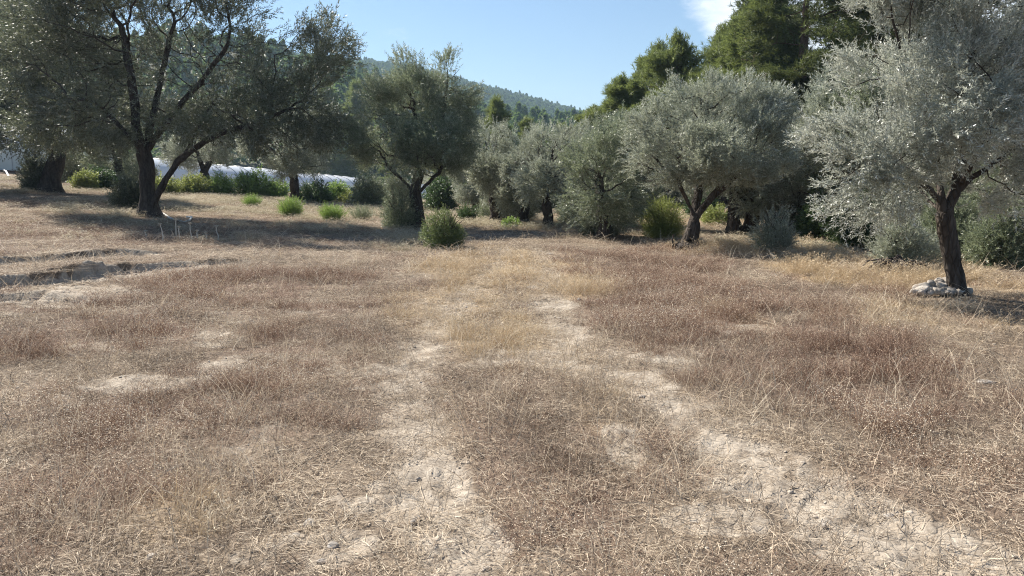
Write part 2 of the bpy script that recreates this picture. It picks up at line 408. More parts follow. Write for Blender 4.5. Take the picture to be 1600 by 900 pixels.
def ground_mat():
    m, t, o = new_mat('dry_clay_soil')
    tcn = N(t, "ShaderNodeTexCoord"); P = tcn.outputs['Object']
    def nz(s, d=6.0, r=.6):
        n = N(t, "ShaderNodeTexNoise", i_Scale=s, i_Detail=d, i_Roughness=r); t.links.new(P, n.inputs[0]); return n.outputs[0]
    big, med, fin, mic = nz(.6), nz(5.0, 8.0), nz(38.0, 6.0, .7), nz(150.0, 4.0)
    soil = ramp(t, mth(t, 'ADD', mth(t, 'MULTIPLY', med, .5), mth(t, 'MULTIPLY', fin, .5)), [(.33, (.15, .12, .09)), (.48, (.32, .272, .215)), (.66, (.50, .44, .36))])
    humus = ramp(t, fin, [(.3, (.065, .048, .034)), (.5, (.17, .13, .093)), (.7, (.37, .30, .215))])
    redh = ramp(t, fin, [(.3, (.055, .033, .023)), (.5, (.13, .08, .056)), (.7, (.27, .185, .135))])
    goldh = ramp(t, fin, [(.3, (.17, .115, .065)), (.5, (.38, .28, .16)), (.7, (.56, .44, .28))])
    bare = attr(t, 'bare').outputs['Fac']; red = attr(t, 'red').outputs['Fac']; gold = attr(t, 'gold').outputs['Fac']
    col = mixc(t, red, humus, redh); col = mixc(t, gold, col, goldh)
    bf = N(t, "ShaderNodeMapRange", i_1=.25, i_2=.6); t.links.new(mth(t, 'ADD', bare, mth(t, 'MULTIPLY', mth(t, 'SUBTRACT', med, .5), .9)), bf.inputs[0])
    col = mixc(t, bf.outputs[0], col, soil)
    col = mixc(t, mth(t, 'MULTIPLY', big, .25), col, (.30, .25, .20))
    p = N(t, "ShaderNodeBsdfPrincipled", i_Roughness=.95); t.links.new(col, p.inputs['Base Color']); p.inputs['Specular IOR Level'].default_value = .15
    vo = N(t, "ShaderNodeTexVoronoi", i_Scale=16.0); vo.feature = 'DISTANCE_TO_EDGE'; t.links.new(P, vo.inputs[0])
    h = mth(t, 'ADD', mth(t, 'MULTIPLY', fin, .5), mth(t, 'MULTIPLY', mic, .15)); h = mth(t, 'ADD', h, mth(t, 'MULTIPLY', mth(t, 'MINIMUM', vo.outputs[0], .12), 1.6))
    bp = N(t, "ShaderNodeBump", i_Strength=.9, i_Distance=.02); t.links.new(h, bp.inputs['Height']); t.links.new(bp.outputs[0], p.inputs['Normal'])
    t.links.new(p.outputs[0], o.inputs[0]); return m
M['ground'] = ground_mat()

def plain_mat(name, col, rough=.6, var=.15, scale=3, trans=0.0):
    m, t, o = new_mat(name)
    tcn = N(t, "ShaderNodeTexCoord"); n1 = N(t, "ShaderNodeTexNoise", i_Scale=float(scale), i_Detail=5.0); t.links.new(tcn.outputs['Object'], n1.inputs[0])
    c = mixc(t, n1.outputs[0], tuple(v * (1 - var) for v in col), tuple(min(1, v * (1 + var)) for v in col))
    p = N(t, "ShaderNodeBsdfPrincipled", i_Roughness=rough); t.links.new(c, p.inputs['Base Color'])
    last = p.outputs[0]
    if trans:
        tr = N(t, "ShaderNodeBsdfTranslucent"); t.links.new(c, tr.inputs[0]); mx = N(t, "ShaderNodeMixShader", i_0=trans)
        t.links.new(last, mx.inputs[1]); t.links.new(tr.outputs[0], mx.inputs[2]); last = mx.outputs[0]
    t.links.new(last, o.inputs[0]); return m
M['clod'] = plain_mat('dried_clay', (.44, .38, .31), .95, .3, 60)
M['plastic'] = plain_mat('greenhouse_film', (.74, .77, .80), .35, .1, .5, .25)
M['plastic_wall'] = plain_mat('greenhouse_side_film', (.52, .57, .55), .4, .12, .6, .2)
M['hoop'] = plain_mat('galvanised_tube', (.42, .43, .44), .4)
M['white'] = plain_mat('white_plastic_hose', (.78, .77, .74), .5)
M['hill'] = plain_mat('hill_soil', (.10, .10, .055), .95, .5, .03)

# ------------------------------------------------------------------ the ground sheet (polar grid, fine near the camera)
def build_ground():
    a1 = np.radians(np.linspace(-48, 48, 520)); a2 = np.radians(np.linspace(48, 312, 60))[1:-1]
    A = np.concatenate([a1, a2]); na = len(A)
    r = np.concatenate([[0.25], np.geomspace(1.1, 9, 185), np.linspace(9, 17, 165)[1:], np.geomspace(17, 34, 50)[1:], np.geomspace(34, 1600, 55)[1:]]); nr = len(r)
    AA, RR = np.meshgrid(A, r)
    x, y = (RR * np.sin(AA)).ravel(), (RR * np.cos(AA)).ravel()
    b, rd, g, p, t = fields(x, y)
    z = base_h(x, y) + sstep(60, 35, RR.ravel()) * relief(x, y, b, t)
    V = np.stack([x, y, z], 1); V = np.vstack([V, [[0, 0, base_h(0, 0)]]])
    i = np.arange(nr - 1)[:, None] * na; j = np.arange(na)[None, :]; j2 = (j + 1) % na
    Q = np.stack([i + j, i + na + j, i + na + j2, i + j2], -1).reshape(-1, 4)
    T = np.stack([np.full(na, len(V) - 1), np.arange(na), (np.arange(na) + 1) % na], 1)
    ap = lambda q: np.append(q, 0)
    me = mk_mesh('ground', V, [Q, T], {'bare': ap(b), 'red': ap(rd), 'gold': ap(np.maximum(g, .7 * p))}, True, [M['ground']])
    link('ground', me, kind='structure')
build_ground()

# ------------------------------------------------------------------ mountain
RP = np.array([(-1500, 120), (-400, 60), (0, 70), (340, 84), (540, 106), (590, 108), (640, 114), (740, 140), (850, 170), (920, 188), (1000, 212), (1200, 236), (1600, 238), (3000, 240)], float)
FP = np.array([(-1500, 170), (-400, 150), (400, 140), (540, 155), (620, 186), (730, 198), (800, 206), (920, 216), (1000, 232), (1600, 246), (3000, 250)], float)
def hill_z(x, y):
    r = np.hypot(x, y); az = np.clip(np.arctan2(x, y), -1.25, 1.25); px = 800 + FPX * np.tan(az) * 1.0
    px = np.clip(px, -1500, 3000)
    ca = np.cos(az)
    zr = 950 * (HOR - np.interp(px, RP[:, 0], RP[:, 1])) / FPX * ca
    zf = 330 * (HOR - np.interp(px, FP[:, 0], FP[:, 1])) / FPX * ca
    n = fbm(x * .006, y * .006, 201, 4) - .5
    m = zr * np.where(r < 950, np.clip((r - 150) / 800, 0, 1) ** 1.25, np.clip(1 - (r - 950) / 900, 0, 1))
    f = zf * np.exp(-((r - 330) / 120.0) ** 2) * sstep(120, 230, r)
    return -4.6 + np.maximum(m * (1 + .35 * n * sstep(900, 600, r)), 0) * 1.0 + np.maximum(f * (1 + .5 * n) - m * .75, 0) + 5.5 * sstep(150, 300, r) + 4 * n * sstep(170, 400, r)
def build_hill():
    a = np.radians(np.linspace(-62, 62, 240)); r = np.geomspace(140, 1580, 90)
    AA, RR = np.meshgrid(a, r); x, y = (RR * np.sin(AA)).ravel(), (RR * np.cos(AA)).ravel()
    V = np.stack([x, y, hill_z(x, y)], 1); na, nr = len(a), len(r)
    i = np.arange(nr - 1)[:, None] * na; j = np.arange(na - 1)[None, :]
    Q = np.stack([i + j, i + na + j, i + na + j + 1, i + j + 1], -1).reshape(-1, 4)
    link('hills', mk_mesh('hills', V, Q, None, True, [M['hill']]), kind='structure')
build_hill()

# ------------------------------------------------------------------ instancing for stuff (grass, far forest)
def gn_scatter(name, pts, rot, scl, idx, tone, templates, label=None):
    me = bpy.data.meshes.new(name); me.vertices.add(len(pts)); me.vertices.foreach_set("co", np.asarray(pts, np.float32).ravel())
    for k, a, ty, f in (('rot', rot, 'FLOAT_VECTOR', 'vector'), ('scl', scl, 'FLOAT_VECTOR', 'vector'), ('tone', tone, 'FLOAT', 'value'), ('idx', idx, 'INT', 'value')):
        at = me.attributes.new(k, ty, 'POINT'); at.data.foreach_set(f, np.asarray(a, np.int32 if ty == 'INT' else np.float32).ravel())
    o = link(name, me, kind='stuff', label=label)
    ng = bpy.data.node_groups.new(name + '_nodes', 'GeometryNodeTree')
    ng.interface.new_socket('Geometry', in_out='INPUT', socket_type='NodeSocketGeometry'); ng.interface.new_socket('Geometry', in_out='OUTPUT', socket_type='NodeSocketGeometry')
    gi, go = ng.nodes.new('NodeGroupInput'), ng.nodes.new('NodeGroupOutput')
    g2i = ng.nodes.new('GeometryNodeGeometryToInstance')
    for tmp in reversed(templates):
        oi = ng.nodes.new('GeometryNodeObjectInfo'); oi.inputs['Object'].default_value = tmp; ng.links.new(oi.outputs['Geometry'], g2i.inputs[0])
    m2p = ng.nodes.new('GeometryNodeMeshToPoints'); m2p.mode = 'VERTICES'; ng.links.new(gi.outputs[0], m2p.inputs[0])
    iop = ng.nodes.new('GeometryNodeInstanceOnPoints'); iop.inputs['Pick Instance'].default_value = True
    ng.links.new(m2p.outputs[0], iop.inputs['Points']); ng.links.new(g2i.outputs[0], iop.inputs['Instance'])
    for an, ty, sk in (('rot', 'FLOAT_VECTOR', 'Rotation'), ('scl', 'FLOAT_VECTOR', 'Scale'), ('idx', 'INT', 'Instance Index')):
        na_ = ng.nodes.new('GeometryNodeInputNamedAttribute'); na_.data_type = ty; na_.inputs[0].default_value = an
        ng.links.new(na_.outputs['Attribute'], iop.inputs[sk])
    ng.links.new(iop.outputs[0], go.inputs[0])
    md = o.modifiers.new('scatter', 'NODES'); md.node_group = ng
    return o

def template(name, V, F, mat, **attrs):
    return bpy.data.objects.new(name, mk_mesh(name, V, F, attrs, False, [mat]))

# ---- far forest on the mountain
def forest_template(seed, kind):
    g = rng_(seed); V, F, v = [], [], []
    n = 230
    u = g.random(n) ** .8; ang = g.random(n) * 6.283
    if kind == 0:    # conical pine
        z = 1.0 + 7 * u; rad = 2.3 * (1 - u) ** .8 + .25
    else:
        z = 2.0 + 4.6 * u; rad = 2.6 * np.sqrt(np.clip(1 - (2 * u - .85) ** 2 / 1.4, 0.05, 1))
    rad = rad * (.65 + .5 * g.random(n)) * (.8 + .4 * noise2(ang * 1.3, z * .6, seed))
    c = np.stack([rad * np.cos(ang), rad * np.sin(ang), z], 1)
    d1 = g.normal(size=(n, 3)) * .38; d2 = g.normal(size=(n, 3)) * .38
    V = np.stack([c - d1, c + d2, c + d1, c - d2], 1).reshape(-1, 3); F = np.arange(4 * n).reshape(-1, 4)
    return template('far_pine_shape', V, F, M['far'], v=np.repeat(g.random(n), 4))
M['far'] = leaf_mat('far_pine_foliage', (.055, .095, .028), (.14, .20, .055), (.12, .18, .05), .25, .7, spec=.1)
def build_forest():
    g = rng_(7); n = 60000
    r = np.sqrt(g.random(n) * (1010 ** 2 - 175 ** 2) + 175 ** 2); a = np.radians(g.uniform(-52, 50, n))
    x, y = r * np.sin(a), r * np.cos(a)
    keep = g.random(n) < (.42 + .5 * sstep(.4, .55, fbm(x * .02, y * .02, 77, 3))) * (.65 + .35 * sstep(300, 600, r))
    x, y, r = x[keep], y[keep], r[keep]; n = len(x)
    s = g.uniform(.55, 1.15, n)
    pts = np.stack([x, y, hill_z(x, y) - .4], 1)
    gn_scatter('far_pine_forest', pts, np.stack([0 * x, 0 * x, g.random(n) * 6.28], 1), np.stack([s, s, s * g.uniform(.8, 1.25, n)], 1),
               g.integers(0, 5, n), g.random(n), [forest_template(k, k % 2) for k in range(5)], 'pine forest covering the mountainside')
build_forest()

# ------------------------------------------------------------------ woody plants
def grow(seeds, att, step, infl, kill, rng, iters=140, bias=(0, 0, .0), wob=.25):
    """space colonisation. seeds: list of polylines (first starts at the root; others start from existing node index)"""
    P, par = [], []
    for k, pl in enumerate(seeds):
        pl = np.array(pl, float)
        last = -1 if k == 0 else int(np.argmin(((np.array(P) - pl[0]) ** 2).sum(1)))
        if k == 0: P.append(pl[0]); par.append(-1); last = 0
        for a, b in zip(pl[:-1], pl[1:]):
            n = max(1, int(round(np.linalg.norm(b - a) / step)))
            for q in range(1, n + 1):
                P.append(a + (b - a) * q / n + rng.normal(size=3) * step * .05); par.append(last); last = len(P) - 1
    P = list(map(np.asarray, P)); att = np.asarray(att); alive = np.ones(len(att), bool)
    Pn = np.array(P)
    d2 = ((att[:, None] - Pn[None]) ** 2).sum(2); near = d2.argmin(1); nd = d2.min(1); lo = len(P)
    bias = np.array(bias)
    for it in range(iters):
        alive &= nd > kill * kill
        act = alive & (nd < infl * infl)
        if not act.any():
            if alive.any() and it < 6: infl *= 1.6; continue
            break
        Pn = np.array(P); ids = near[act]; dv = att[act] - Pn[ids]; dv /= np.linalg.norm(dv, axis=1)[:, None] + 1e-9
        acc = np.zeros((len(P), 3)); np.add.at(acc, ids, dv); u = np.unique(ids)
        dirs = acc[u]; dirs = dirs / (np.linalg.norm(dirs, axis=1)[:, None] + 1e-9) + bias + rng.normal(size=(len(u), 3)) * wob
        dirs /= np.linalg.norm(dirs, axis=1)[:, None] + 1e-9
        new = Pn[u] + dirs * step
        s = len(P); P.extend(new); par.extend(u.tolist())
        dd = ((att[:, None] - new[None]) ** 2).sum(2); m = dd.min(1); am = dd.argmin(1); b = m < nd
        near = np.where(b, am + s, near); nd = np.where(b, m, nd)
    return np.array(P), np.array(par)

def radii(P, par, r_root, r_tip, flare=True, zroot=None):
    n = len(P); cnt = np.zeros(n); kids = np.zeros(n, int)
    for i in range(n - 1, 0, -1): kids[par[i]] += 1
    cnt[kids == 0] = 1
    for i in range(n - 1, 0, -1): cnt[par[i]] += cnt[i]
    e = math.log(r_root / r_tip) / math.log(max(cnt[0], 3)); rr = r_tip * np.maximum(cnt, 1) ** e
    if flare:
        z = P[:, 2] - (P[0, 2] if zroot is None else zroot); big = rr > .25 * r_root
        rr = np.where(big, rr * (1 + .8 * np.exp(-np.maximum(z, 0) / (r_root * 1.1))), rr)
    return rr, cnt

def tubes(P, par, rr, sel, sides, noise_amp=0.0, seed=0):
    """one closed skin of tapered segments over the nodes in sel"""
    n = len(P); main = np.full(n, -1)
    for i in range(1, n):
        p = par[i]
        if main[p] < 0 or rr[i] > rr[main[p]]: main[p] = i
    D = np.zeros((n, 3))
    D[1:] = P[1:] - P[par[1:]]; D[0] = (0, 0, 1)
    D /= np.linalg.norm(D, axis=1)[:, None] + 1e-9
    T = D.copy(); hm = main >= 0; T[hm] = D[hm] + D[main[hm]]; T /= np.linalg.norm(T, axis=1)[:, None] + 1e-9
    A = np.zeros((n, 3)); A[0] = (1, 0, 0)
    for i in range(1, n):
        a = A[par[i]]; t = T[i]; a = a - t * (a[0] * t[0] + a[1] * t[1] + a[2] * t[2]); l = math.sqrt(a[0] ** 2 + a[1] ** 2 + a[2] ** 2)
        A[i] = a / l if l > 1e-4 else np.cross(t, (0, 1, 0))
    B = np.cross(T, A)
    idx = np.nonzero(sel)[0]; idx = idx[idx > 0]; pi = par[idx]; is_main = main[pi] == idx
    ang = np.arange(sides) * 2 * math.pi / sides; ca, sa = np.cos(ang)[None, :, None], np.sin(ang)[None, :, None]
    def ring(c, a, b, r): return c[:, None] + r[:, None, None] * (a[:, None] * ca + b[:, None] * sa)
    top = ring(P[idx], A[idx], B[idx], rr[idx])
    ba = np.where(is_main[:, None], A[pi], A[idx]); bb = np.where(is_main[:, None], B[pi], B[idx])
    br = np.where(is_main, rr[pi], np.minimum(rr[pi] * .8, rr[idx] * 1.25))
    bot = ring(P[pi], ba, bb, br)
    V = np.concatenate([bot, top], 1).reshape(-1, 3)
    if noise_amp:
        cen = np.repeat(np.concatenate([P[pi][:, None], P[idx][:, None]], 1), sides, 1).reshape(-1, 3)
        off = V - cen; k = 1 + noise_amp * (noise3(np.round(V, 4) * (5.0, 5.0, 2.2) + seed, 3) + .5 * noise3(np.round(V, 4) * 14 + seed, 4) - .75)
        V = cen + off * k[:, None]
    m = len(idx); j = np.arange(sides); j2 = (j + 1) % sides; o = (np.arange(m) * 2 * sides)[:, None]
    Q = np.stack([o + j, o + j2, o + sides + j2, o + sides + j], -1).reshape(-1, 4)
    if sides > 4:
        key = np.round(V, 4); _, first, inv = np.unique(key, axis=0, return_index=True, return_inverse=True)
        V = V[first]; Q = inv.ravel()[Q]
    return V, Q

def join(parts):
    V, Q, o = [], [], 0
    for v, q in parts:
        if len(v): V.append(v); Q.append(q + o); o += len(v)
    return np.vstack(V), np.vstack(Q)

def sprig(seed, L=.22, pairs=8, ll=.052, lw=.012, spread=.75):
    """olive shoot: opposite narrow leaves along a short axis (+z)"""
    g = rng_(seed); V, v = [], []
    for i in range(pairs):
        z = L * (i + .5) / pairs
        for s in (0, 1):
            a = i * 1.6 + s * math.pi + g.normal() * .3; out = np.array([math.cos(a), math.sin(a), 0])
            d = out * spread + np.array([0, 0, 1]) * (.8 + .3 * g.random()) + g.normal(size=3) * .2; d /= np.linalg.norm(d)
            w = np.cross(d, np.array([0, 0, 1.]) + g.normal(size=3) * .5); w /= np.linalg.norm(w)
            l = ll * g.uniform(.7, 1.2); b = np.array([0, 0, z])
            V += [b + w * lw * .62, b + d * l, b - w * lw * .62 + d * l * .25]; v += [g.random()] * 3
    return np.array(V), np.array(v)
def tuft(seed, n=15, L=.14, w=.010, cone=1.2):
    """pine shoot: needles radiating forwards"""
    g = rng_(seed); V, v = [], []
    for i in range(n):
        a = g.random() * 6.283; t = g.random() * cone; d = np.array([math.sin(t) * math.cos(a), math.sin(t) * math.sin(a), math.cos(t)])
        b = np.array([0, 0, g.uniform(-.08, .04)]); s = np.cross(d, g.normal(size=3)); s /= np.linalg.norm(s)
        l = L * g.uniform(.7, 1.1); V += [b - s * w * .7, b + s * w * .7, b + d * l]; v += [g.random()] * 3
    return np.array(V), np.array(v)
OLV = [sprig(k) for k in range(8)]
PIN = [tuft(k) for k in range(6)]
BRD = [sprig(40 + k, .20, 6, .045, .022, 1.0) for k in range(6)]
FIN = [sprig(60 + k, .26, 10, .035, .007, .6) for k in range(6)]

def foliage(pos, d, tmpl, scale, rng, tone=None):
    n = len(pos); d = d / (np.linalg.norm(d, axis=1)[:, None] + 1e-9)
    a = np.cross(d, rng.normal(size=(n, 3))); a /= np.linalg.norm(a, axis=1)[:, None] + 1e-9; b = np.cross(d, a)
    s = scale * rng.uniform(.75, 1.2, n); k = rng.integers(0, len(tmpl), n); Vs, vs = [], []
    for q, (tv, tt) in enumerate(tmpl):
        m = k == q
        if not m.any(): continue
        X = tv[None] * s[m][:, None, None]
        W_ = pos[m][:, None] + X[..., 0:1] * a[m][:, None] + X[..., 1:2] * b[m][:, None] + X[..., 2:3] * d[m][:, None]
        Vs.append(W_.reshape(-1, 3)); t = np.broadcast_to(tt, (m.sum(), len(tt)))
        if tone is not None: t = np.clip(t * .6 + tone[m][:, None] * .4, 0, 1)
        vs.append(t.ravel())
    V = np.vstack(Vs); return V, np.arange(len(V)).reshape(-1, 3), np.concatenate(vs)

def sample_blobs(blobs, n, rng, shell=.5):
    """blobs: (center xyz, radii xyz) -> n points biased to the outside of the ellipsoids, ragged by noise"""
    vol = np.array([b[1][0] * b[1][1] * b[1][2] for b in blobs]) ** .8; k = rng.choice(len(blobs), n, p=vol / vol.sum())
    C = np.array([b[0] for b in blobs])[k]; Rr = np.array([b[1] for b in blobs])[k]
    u = rng.normal(size=(n, 3)); u /= np.linalg.norm(u, axis=1)[:, None]
    rad = rng.random(n) ** (1 / 3.0 * (1 - shell)) * (.62 + .62 * noise3(u * 2.9 + k[:, None] * 7.3, 5))
    return C + u * Rr * rad[:, None]

def make_tree(name, base, seeds, blobs, seed, r_root, label, group, leaf='olive', bark='bark', n_att=1500, step=.16, n_sprig=5000, sscale=1.0,
              tmpl=None, up=.25, droop=.0, cat='tree', r_tip=.005, thick=.035, infl=1.2, kill=None, clump=0.0, zroot=None, extra=None, wob=.25, cfreq=1.6, twd=.8):
    """tree at base (world xyz); seeds and blobs in local coordinates"""
    rng = rng_(seed); tmpl = tmpl or OLV
    att = sample_blobs(blobs, n_att, rng)
    att = att[att[:, 2] > .15]
    P, par = grow(seeds, att, step, infl, kill or step * 1.25, rng, wob=wob)
    rr, cnt = radii(P, par, r_root, r_tip)
    root = empty(name, base, label, cat, group)
    th = rr > thick; parts = [tubes(P, par, rr, rr > thick * 1.0, 12, .55, seed)]
    md = (~th) & (rr > thick * .3); sm = (~th) & ~md
    V, Q = join(parts + [tubes(P, par, rr, md, 5), tubes(P, par, rr, sm, 3)]); link('trunk', mk_mesh('trunk', V, Q, None, True, [M[bark]]), root)
    tips = np.nonzero((cnt <= 6) & (rr < thick * .6))[0]
    w = 1.0 / np.sqrt(cnt[tips]); cl = .6 * noise3(P[tips] * cfreq + seed, 9) + .4 * noise3(P[tips] * cfreq * 2.3 + seed, 19); w = w * np.clip((cl - .42) * 8 * clump + (1 - clump) * .6, .03, None)
    # leaves thin out towards the shaded heart of the crown
    c_ = np.average(np.array([b_[0] for b_ in blobs]), axis=0); ext = np.abs(P[tips] - c_).max(0) + 1e-6
    rel = np.linalg.norm((P[tips] - c_) / ext, axis=1); w = w * (.30 + .70 * sstep(.25, .75, rel))
    k = rng.choice(tips, n_sprig, p=w / w.sum())
    pos = P[k] + rng.normal(size=(n_sprig, 3)) * step * .55
    c0 = np.average(np.array([b[0] for b in blobs]), axis=0)
    out = pos - c0; out /= np.linalg.norm(out, axis=1)[:, None] + 1e-9
    tw = P[k] - P[par[k]]; tw /= np.linalg.norm(tw, axis=1)[:, None] + 1e-9
    d = tw * twd + out * .45 + rng.normal(size=pos.shape) * .42 + np.array([0, 0, up - droop])
    V, Q, v = foliage(pos, d, tmpl, sscale, rng, noise3(pos * 1.3 + seed, 6))
    V[:, 2] = np.maximum(V[:, 2], .02)
    if extra: V, Q, v = extra(V, Q, v)
    link('crown', mk_mesh('crown', V, Q, {'v': v}, False, [M[leaf]]), root)
    return root

def px_base(px, py, sink=.03):
    g = G(px, py); return np.array([g[0], g[1], GZ(g[0], g[1]) - sink])
def loc_px(base, px, py, dy=0.0):
    """local coordinates of the point seen at a photo pixel, dy metres behind (+) the base"""
    return AT(px, py, base[1] + dy) - base
def lb(base, px, py, rx, ry, dy=0.0, ryd=None):
    D = base[1] + dy; m = D / FPX; c = loc_px(base, px, py, dy); return (c, (rx * m, (ryd if ryd else rx * m), ry * m))
def ln(base, *pp): return [loc_px(base, p[0], p[1], p[2] if len(p) > 2 else 0.0) for p in pp]

OG = 'olive trees round the field'
# A - big left olive
b = px_base(233, 338)
sA = [[(0, 0, 0)] + ln(b, (230, 290, 0), (226, 240, .1), (215, 205, 0)), ln(b, (226, 240, .1), (180, 190, -.5), (150, 160, -1)), ln(b, (226, 240, .1), (262, 190, .4), (310, 130, .3), (350, 80, 0)),
      ln(b, (236, 325, 0), (258, 280, -.2), (285, 245, -.4), (330, 215, -.8), (390, 195, -1.0), (440, 175, -1)), ln(b, (285, 245, -.4), (315, 190, -.2), (340, 150, 0)),
      ln(b, (215, 205, 0), (205, 120, .2), (190, 40, .3)), ln(b, (226, 240, .1), (245, 150, 1), (265, 60, 1.2))]
blA = [lb(b, 130, 130, 90, 70, 0), lb(b, 190, 40, 110, 80, .5), lb(b, 300, 50, 90, 70, 1), lb(b, 250, 140, 110, 70, 1.2), lb(b, 370, 50, 55, 55, 0), lb(b, 400, 150, 90, 62, -.8),
       lb(b, 470, 95, 70, 55, -.6), lb(b, 450, 190, 95, 50, -1), lb(b, 320, 190, 60, 40, -1.2), lb(b, 90, 200, 60, 35, 0), lb(b, 520, 75, 30, 40, -.5), lb(b, 240, -60, 140, 50, .4), lb(b, 100, 20, 70, 60, 1), lb(b, 375, 150, 70, 60, 1.5), lb(b, 160, -40, 110, 60, -.4), lb(b, 60, 60, 70, 60, -.3), lb(b, 330, -30, 60, 45, .3), lb(b, 175, 180, 70, 45, -.8)]
A_ = make_tree('olive_tree', b, sA, blA, 1, .25, 'huge old olive tree with two diverging trunks, the right one leaning far over', OG, 'olive_dark', n_att=3900, step=.26, n_sprig=15500, sscale=2.05, infl=2.4, thick=.05, up=.25, r_tip=.0065, clump=.5, cfreq=.9)
# B - far left olive
b = px_base(78, 300)
sB = [[(0, 0, 0)] + ln(b, (82, 270, 0), (92, 235, 0), (88, 190, 0), (80, 150, 0)), ln(b, (92, 235, 0), (130, 180, 0), (160, 140, 0)), ln(b, (90, 240, 0), (50, 200, .3), (10, 170, .5))]
blB = [lb(b, 20, 120, 110, 75, 0), lb(b, 90, 90, 90, 80, 1), lb(b, 150, 150, 70, 70, -.4), lb(b, 70, 190, 100, 40, -1), lb(b, -60, 140, 80, 80, 0), lb(b, 30, 40, 60, 40, 1), lb(b, 120, 215, 40, 30, 1), lb(b, 10, 20, 120, 60, .3), lb(b, 30, 205, 80, 30, -.6)]
make_tree('olive_tree', b, sB, blB, 2, .33, 'dark olive tree at the far left edge, standing before the white greenhouses', OG, 'olive_dark', n_att=2200, step=.34, n_sprig=8500, sscale=2.6, infl=3, thick=.06, r_tip=.01, clump=.3, cfreq=.7)
# C - middle olive
b = px_base(650, 356)
sC = [[(0, 0, 0)] + ln(b, (652, 325, 0), (648, 302, 0), (632, 285, .2), (605, 258, .2)), ln(b, (648, 302, 0), (655, 270, 0), (650, 220, .3), (648, 160, .2)), ln(b, (650, 305, 0), (685, 270, -.2), (700, 240, 0)), ln(b, (655, 270, 0), (690, 190, .3), (700, 120, .3))]
blC = [lb(b, 640, 170, 62, 50, 0), lb(b, 605, 205, 52, 45, -.3), lb(b, 690, 195, 50, 55, .2), lb(b, 645, 225, 85, 40, -.6), lb(b, 640, 112, 24, 30, 0), lb(b, 700, 112, 22, 30, .2), lb(b, 727, 158, 22, 18, 0), lb(b, 588, 232, 36, 24, 0),
       lb(b, 700, 245, 40, 28, -.3), lb(b, 660, 150, 60, 30, .6), lb(b, 585, 160, 22, 30, .3), lb(b, 640, 245, 45, 20, .8)]
C_ = make_tree('olive_tree', b, sC, blC, 3, .21, 'grey-green olive in the middle distance with two feathery tips against the sky', OG, 'olive_mid', n_att=2600, step=.19, n_sprig=9000, sscale=1.45, infl=1.6, thick=.04, r_tip=.006, clump=.6, cfreq=1.3)
# E - round olive right of centre
b = px_base(1078, 388)
sE = [[(0, 0, 0)] + ln(b, (1080, 365, 0), (1086, 340, 0), (1076, 318, 0), (1062, 290, -.1)), ln(b, (1086, 340, 0), (1112, 308, -.1), (1145, 278, -.2), (1175, 250, 0)), ln(b, (1083, 350, 0), (1092, 300, .3), (1105, 240, .4), (1100, 190, .3))]
blE = [lb(b, 1012, 185, 18, 26, .1), lb(b, 1058, 152, 17, 24, 0), lb(b, 1118, 140, 16, 20, .1), lb(b, 1165, 145, 18, 22, -.1), lb(b, 1215, 172, 16, 26, 0), lb(b, 1040, 215, 55, 48, 0), lb(b, 1110, 185, 62, 45, .2), lb(b, 1180, 205, 55, 45, .1), lb(b, 1120, 240, 85, 40, -.6), lb(b, 1020, 262, 45, 32, -.2), lb(b, 1205, 245, 40, 38, .2), lb(b, 1070, 168, 45, 26, .3), lb(b, 1140, 160, 40, 24, .2),
       lb(b, 1170, 265, 42, 22, -.2), lb(b, 1080, 275, 50, 22, .6), lb(b, 1228, 195, 18, 22, 0), lb(b, 990, 235, 25, 25, 0)]
E_ = make_tree('olive_tree', b, sE, blE, 4, .15, 'round-crowned silver-grey olive right of centre on a dark flared root mound', OG, 'olive', n_att=2800, step=.14, n_sprig=9500, sscale=1.15, infl=1.2, thick=.03, r_tip=.0045, up=.6, clump=.9, cfreq=1.9)
# F - near right olive
b = px_base(1496, 462)
sF = [[(0, 0, 0)] + ln(b, (1494, 430, 0), (1488, 395, 0), (1478, 360, 0), (1474, 335, 0), (1470, 315, 0), (1445, 290, -.1), (1410, 270, -.2), (1370, 255, -.3)), ln(b, (1474, 335, 0), (1492, 300, .1), (1505, 240, .2), (1500, 160, .2), (1520, 90, .3), (1530, 20, .3)),
      ln(b, (1492, 300, .1), (1530, 270, .1), (1575, 240, .1)), ln(b, (1470, 310, 0), (1462, 250, .3), (1450, 180, .4), (1410, 110, .5)), ln(b, (1500, 290, .1), (1540, 220, -.5), (1560, 140, -.6)), ln(b, (1474, 335, 0), (1440, 300, .5), (1400, 230, .8))]
blF = [lb(b, 1290, 215, 35, 30, .1), lb(b, 1360, 110, 50, 45, .3), lb(b, 1400, 0, 60, 40, .2), lb(b, 1380, 240, 80, 55, -.2), lb(b, 1330, 285, 50, 45, -.2), lb(b, 1400, 150, 80, 65, 0), lb(b, 1480, 90, 95, 75, .1), lb(b, 1570, 60, 90, 80, .2), lb(b, 1500, 190, 90, 65, -.5), lb(b, 1590, 190, 80, 75, 0), lb(b, 1340, 205, 50, 40, .1),
       lb(b, 1470, -30, 120, 60, .2), lb(b, 1400, 60, 50, 45, .3), lb(b, 1640, 120, 90, 110, .2), lb(b, 1590, 285, 70, 45, .2), lb(b, 1380, 310, 55, 25, 0), lb(b, 1480, 180, 90, 90, .9), lb(b, 1300, 255, 25, 26, 0), lb(b, 1420, 260, 60, 35, .6), lb(b, 1345, 335, 35, 22, -.1)]
F_ = make_tree('olive_tree', b, sF, blF, 5, .11, 'large silvery olive at the right, its dark trunk leaning over a stone heap', OG, 'olive_pale', n_att=5200, step=.115, n_sprig=15000, sscale=1.12, infl=.9, thick=.022, r_tip=.0028, up=.35, clump=.9, cfreq=2.6)

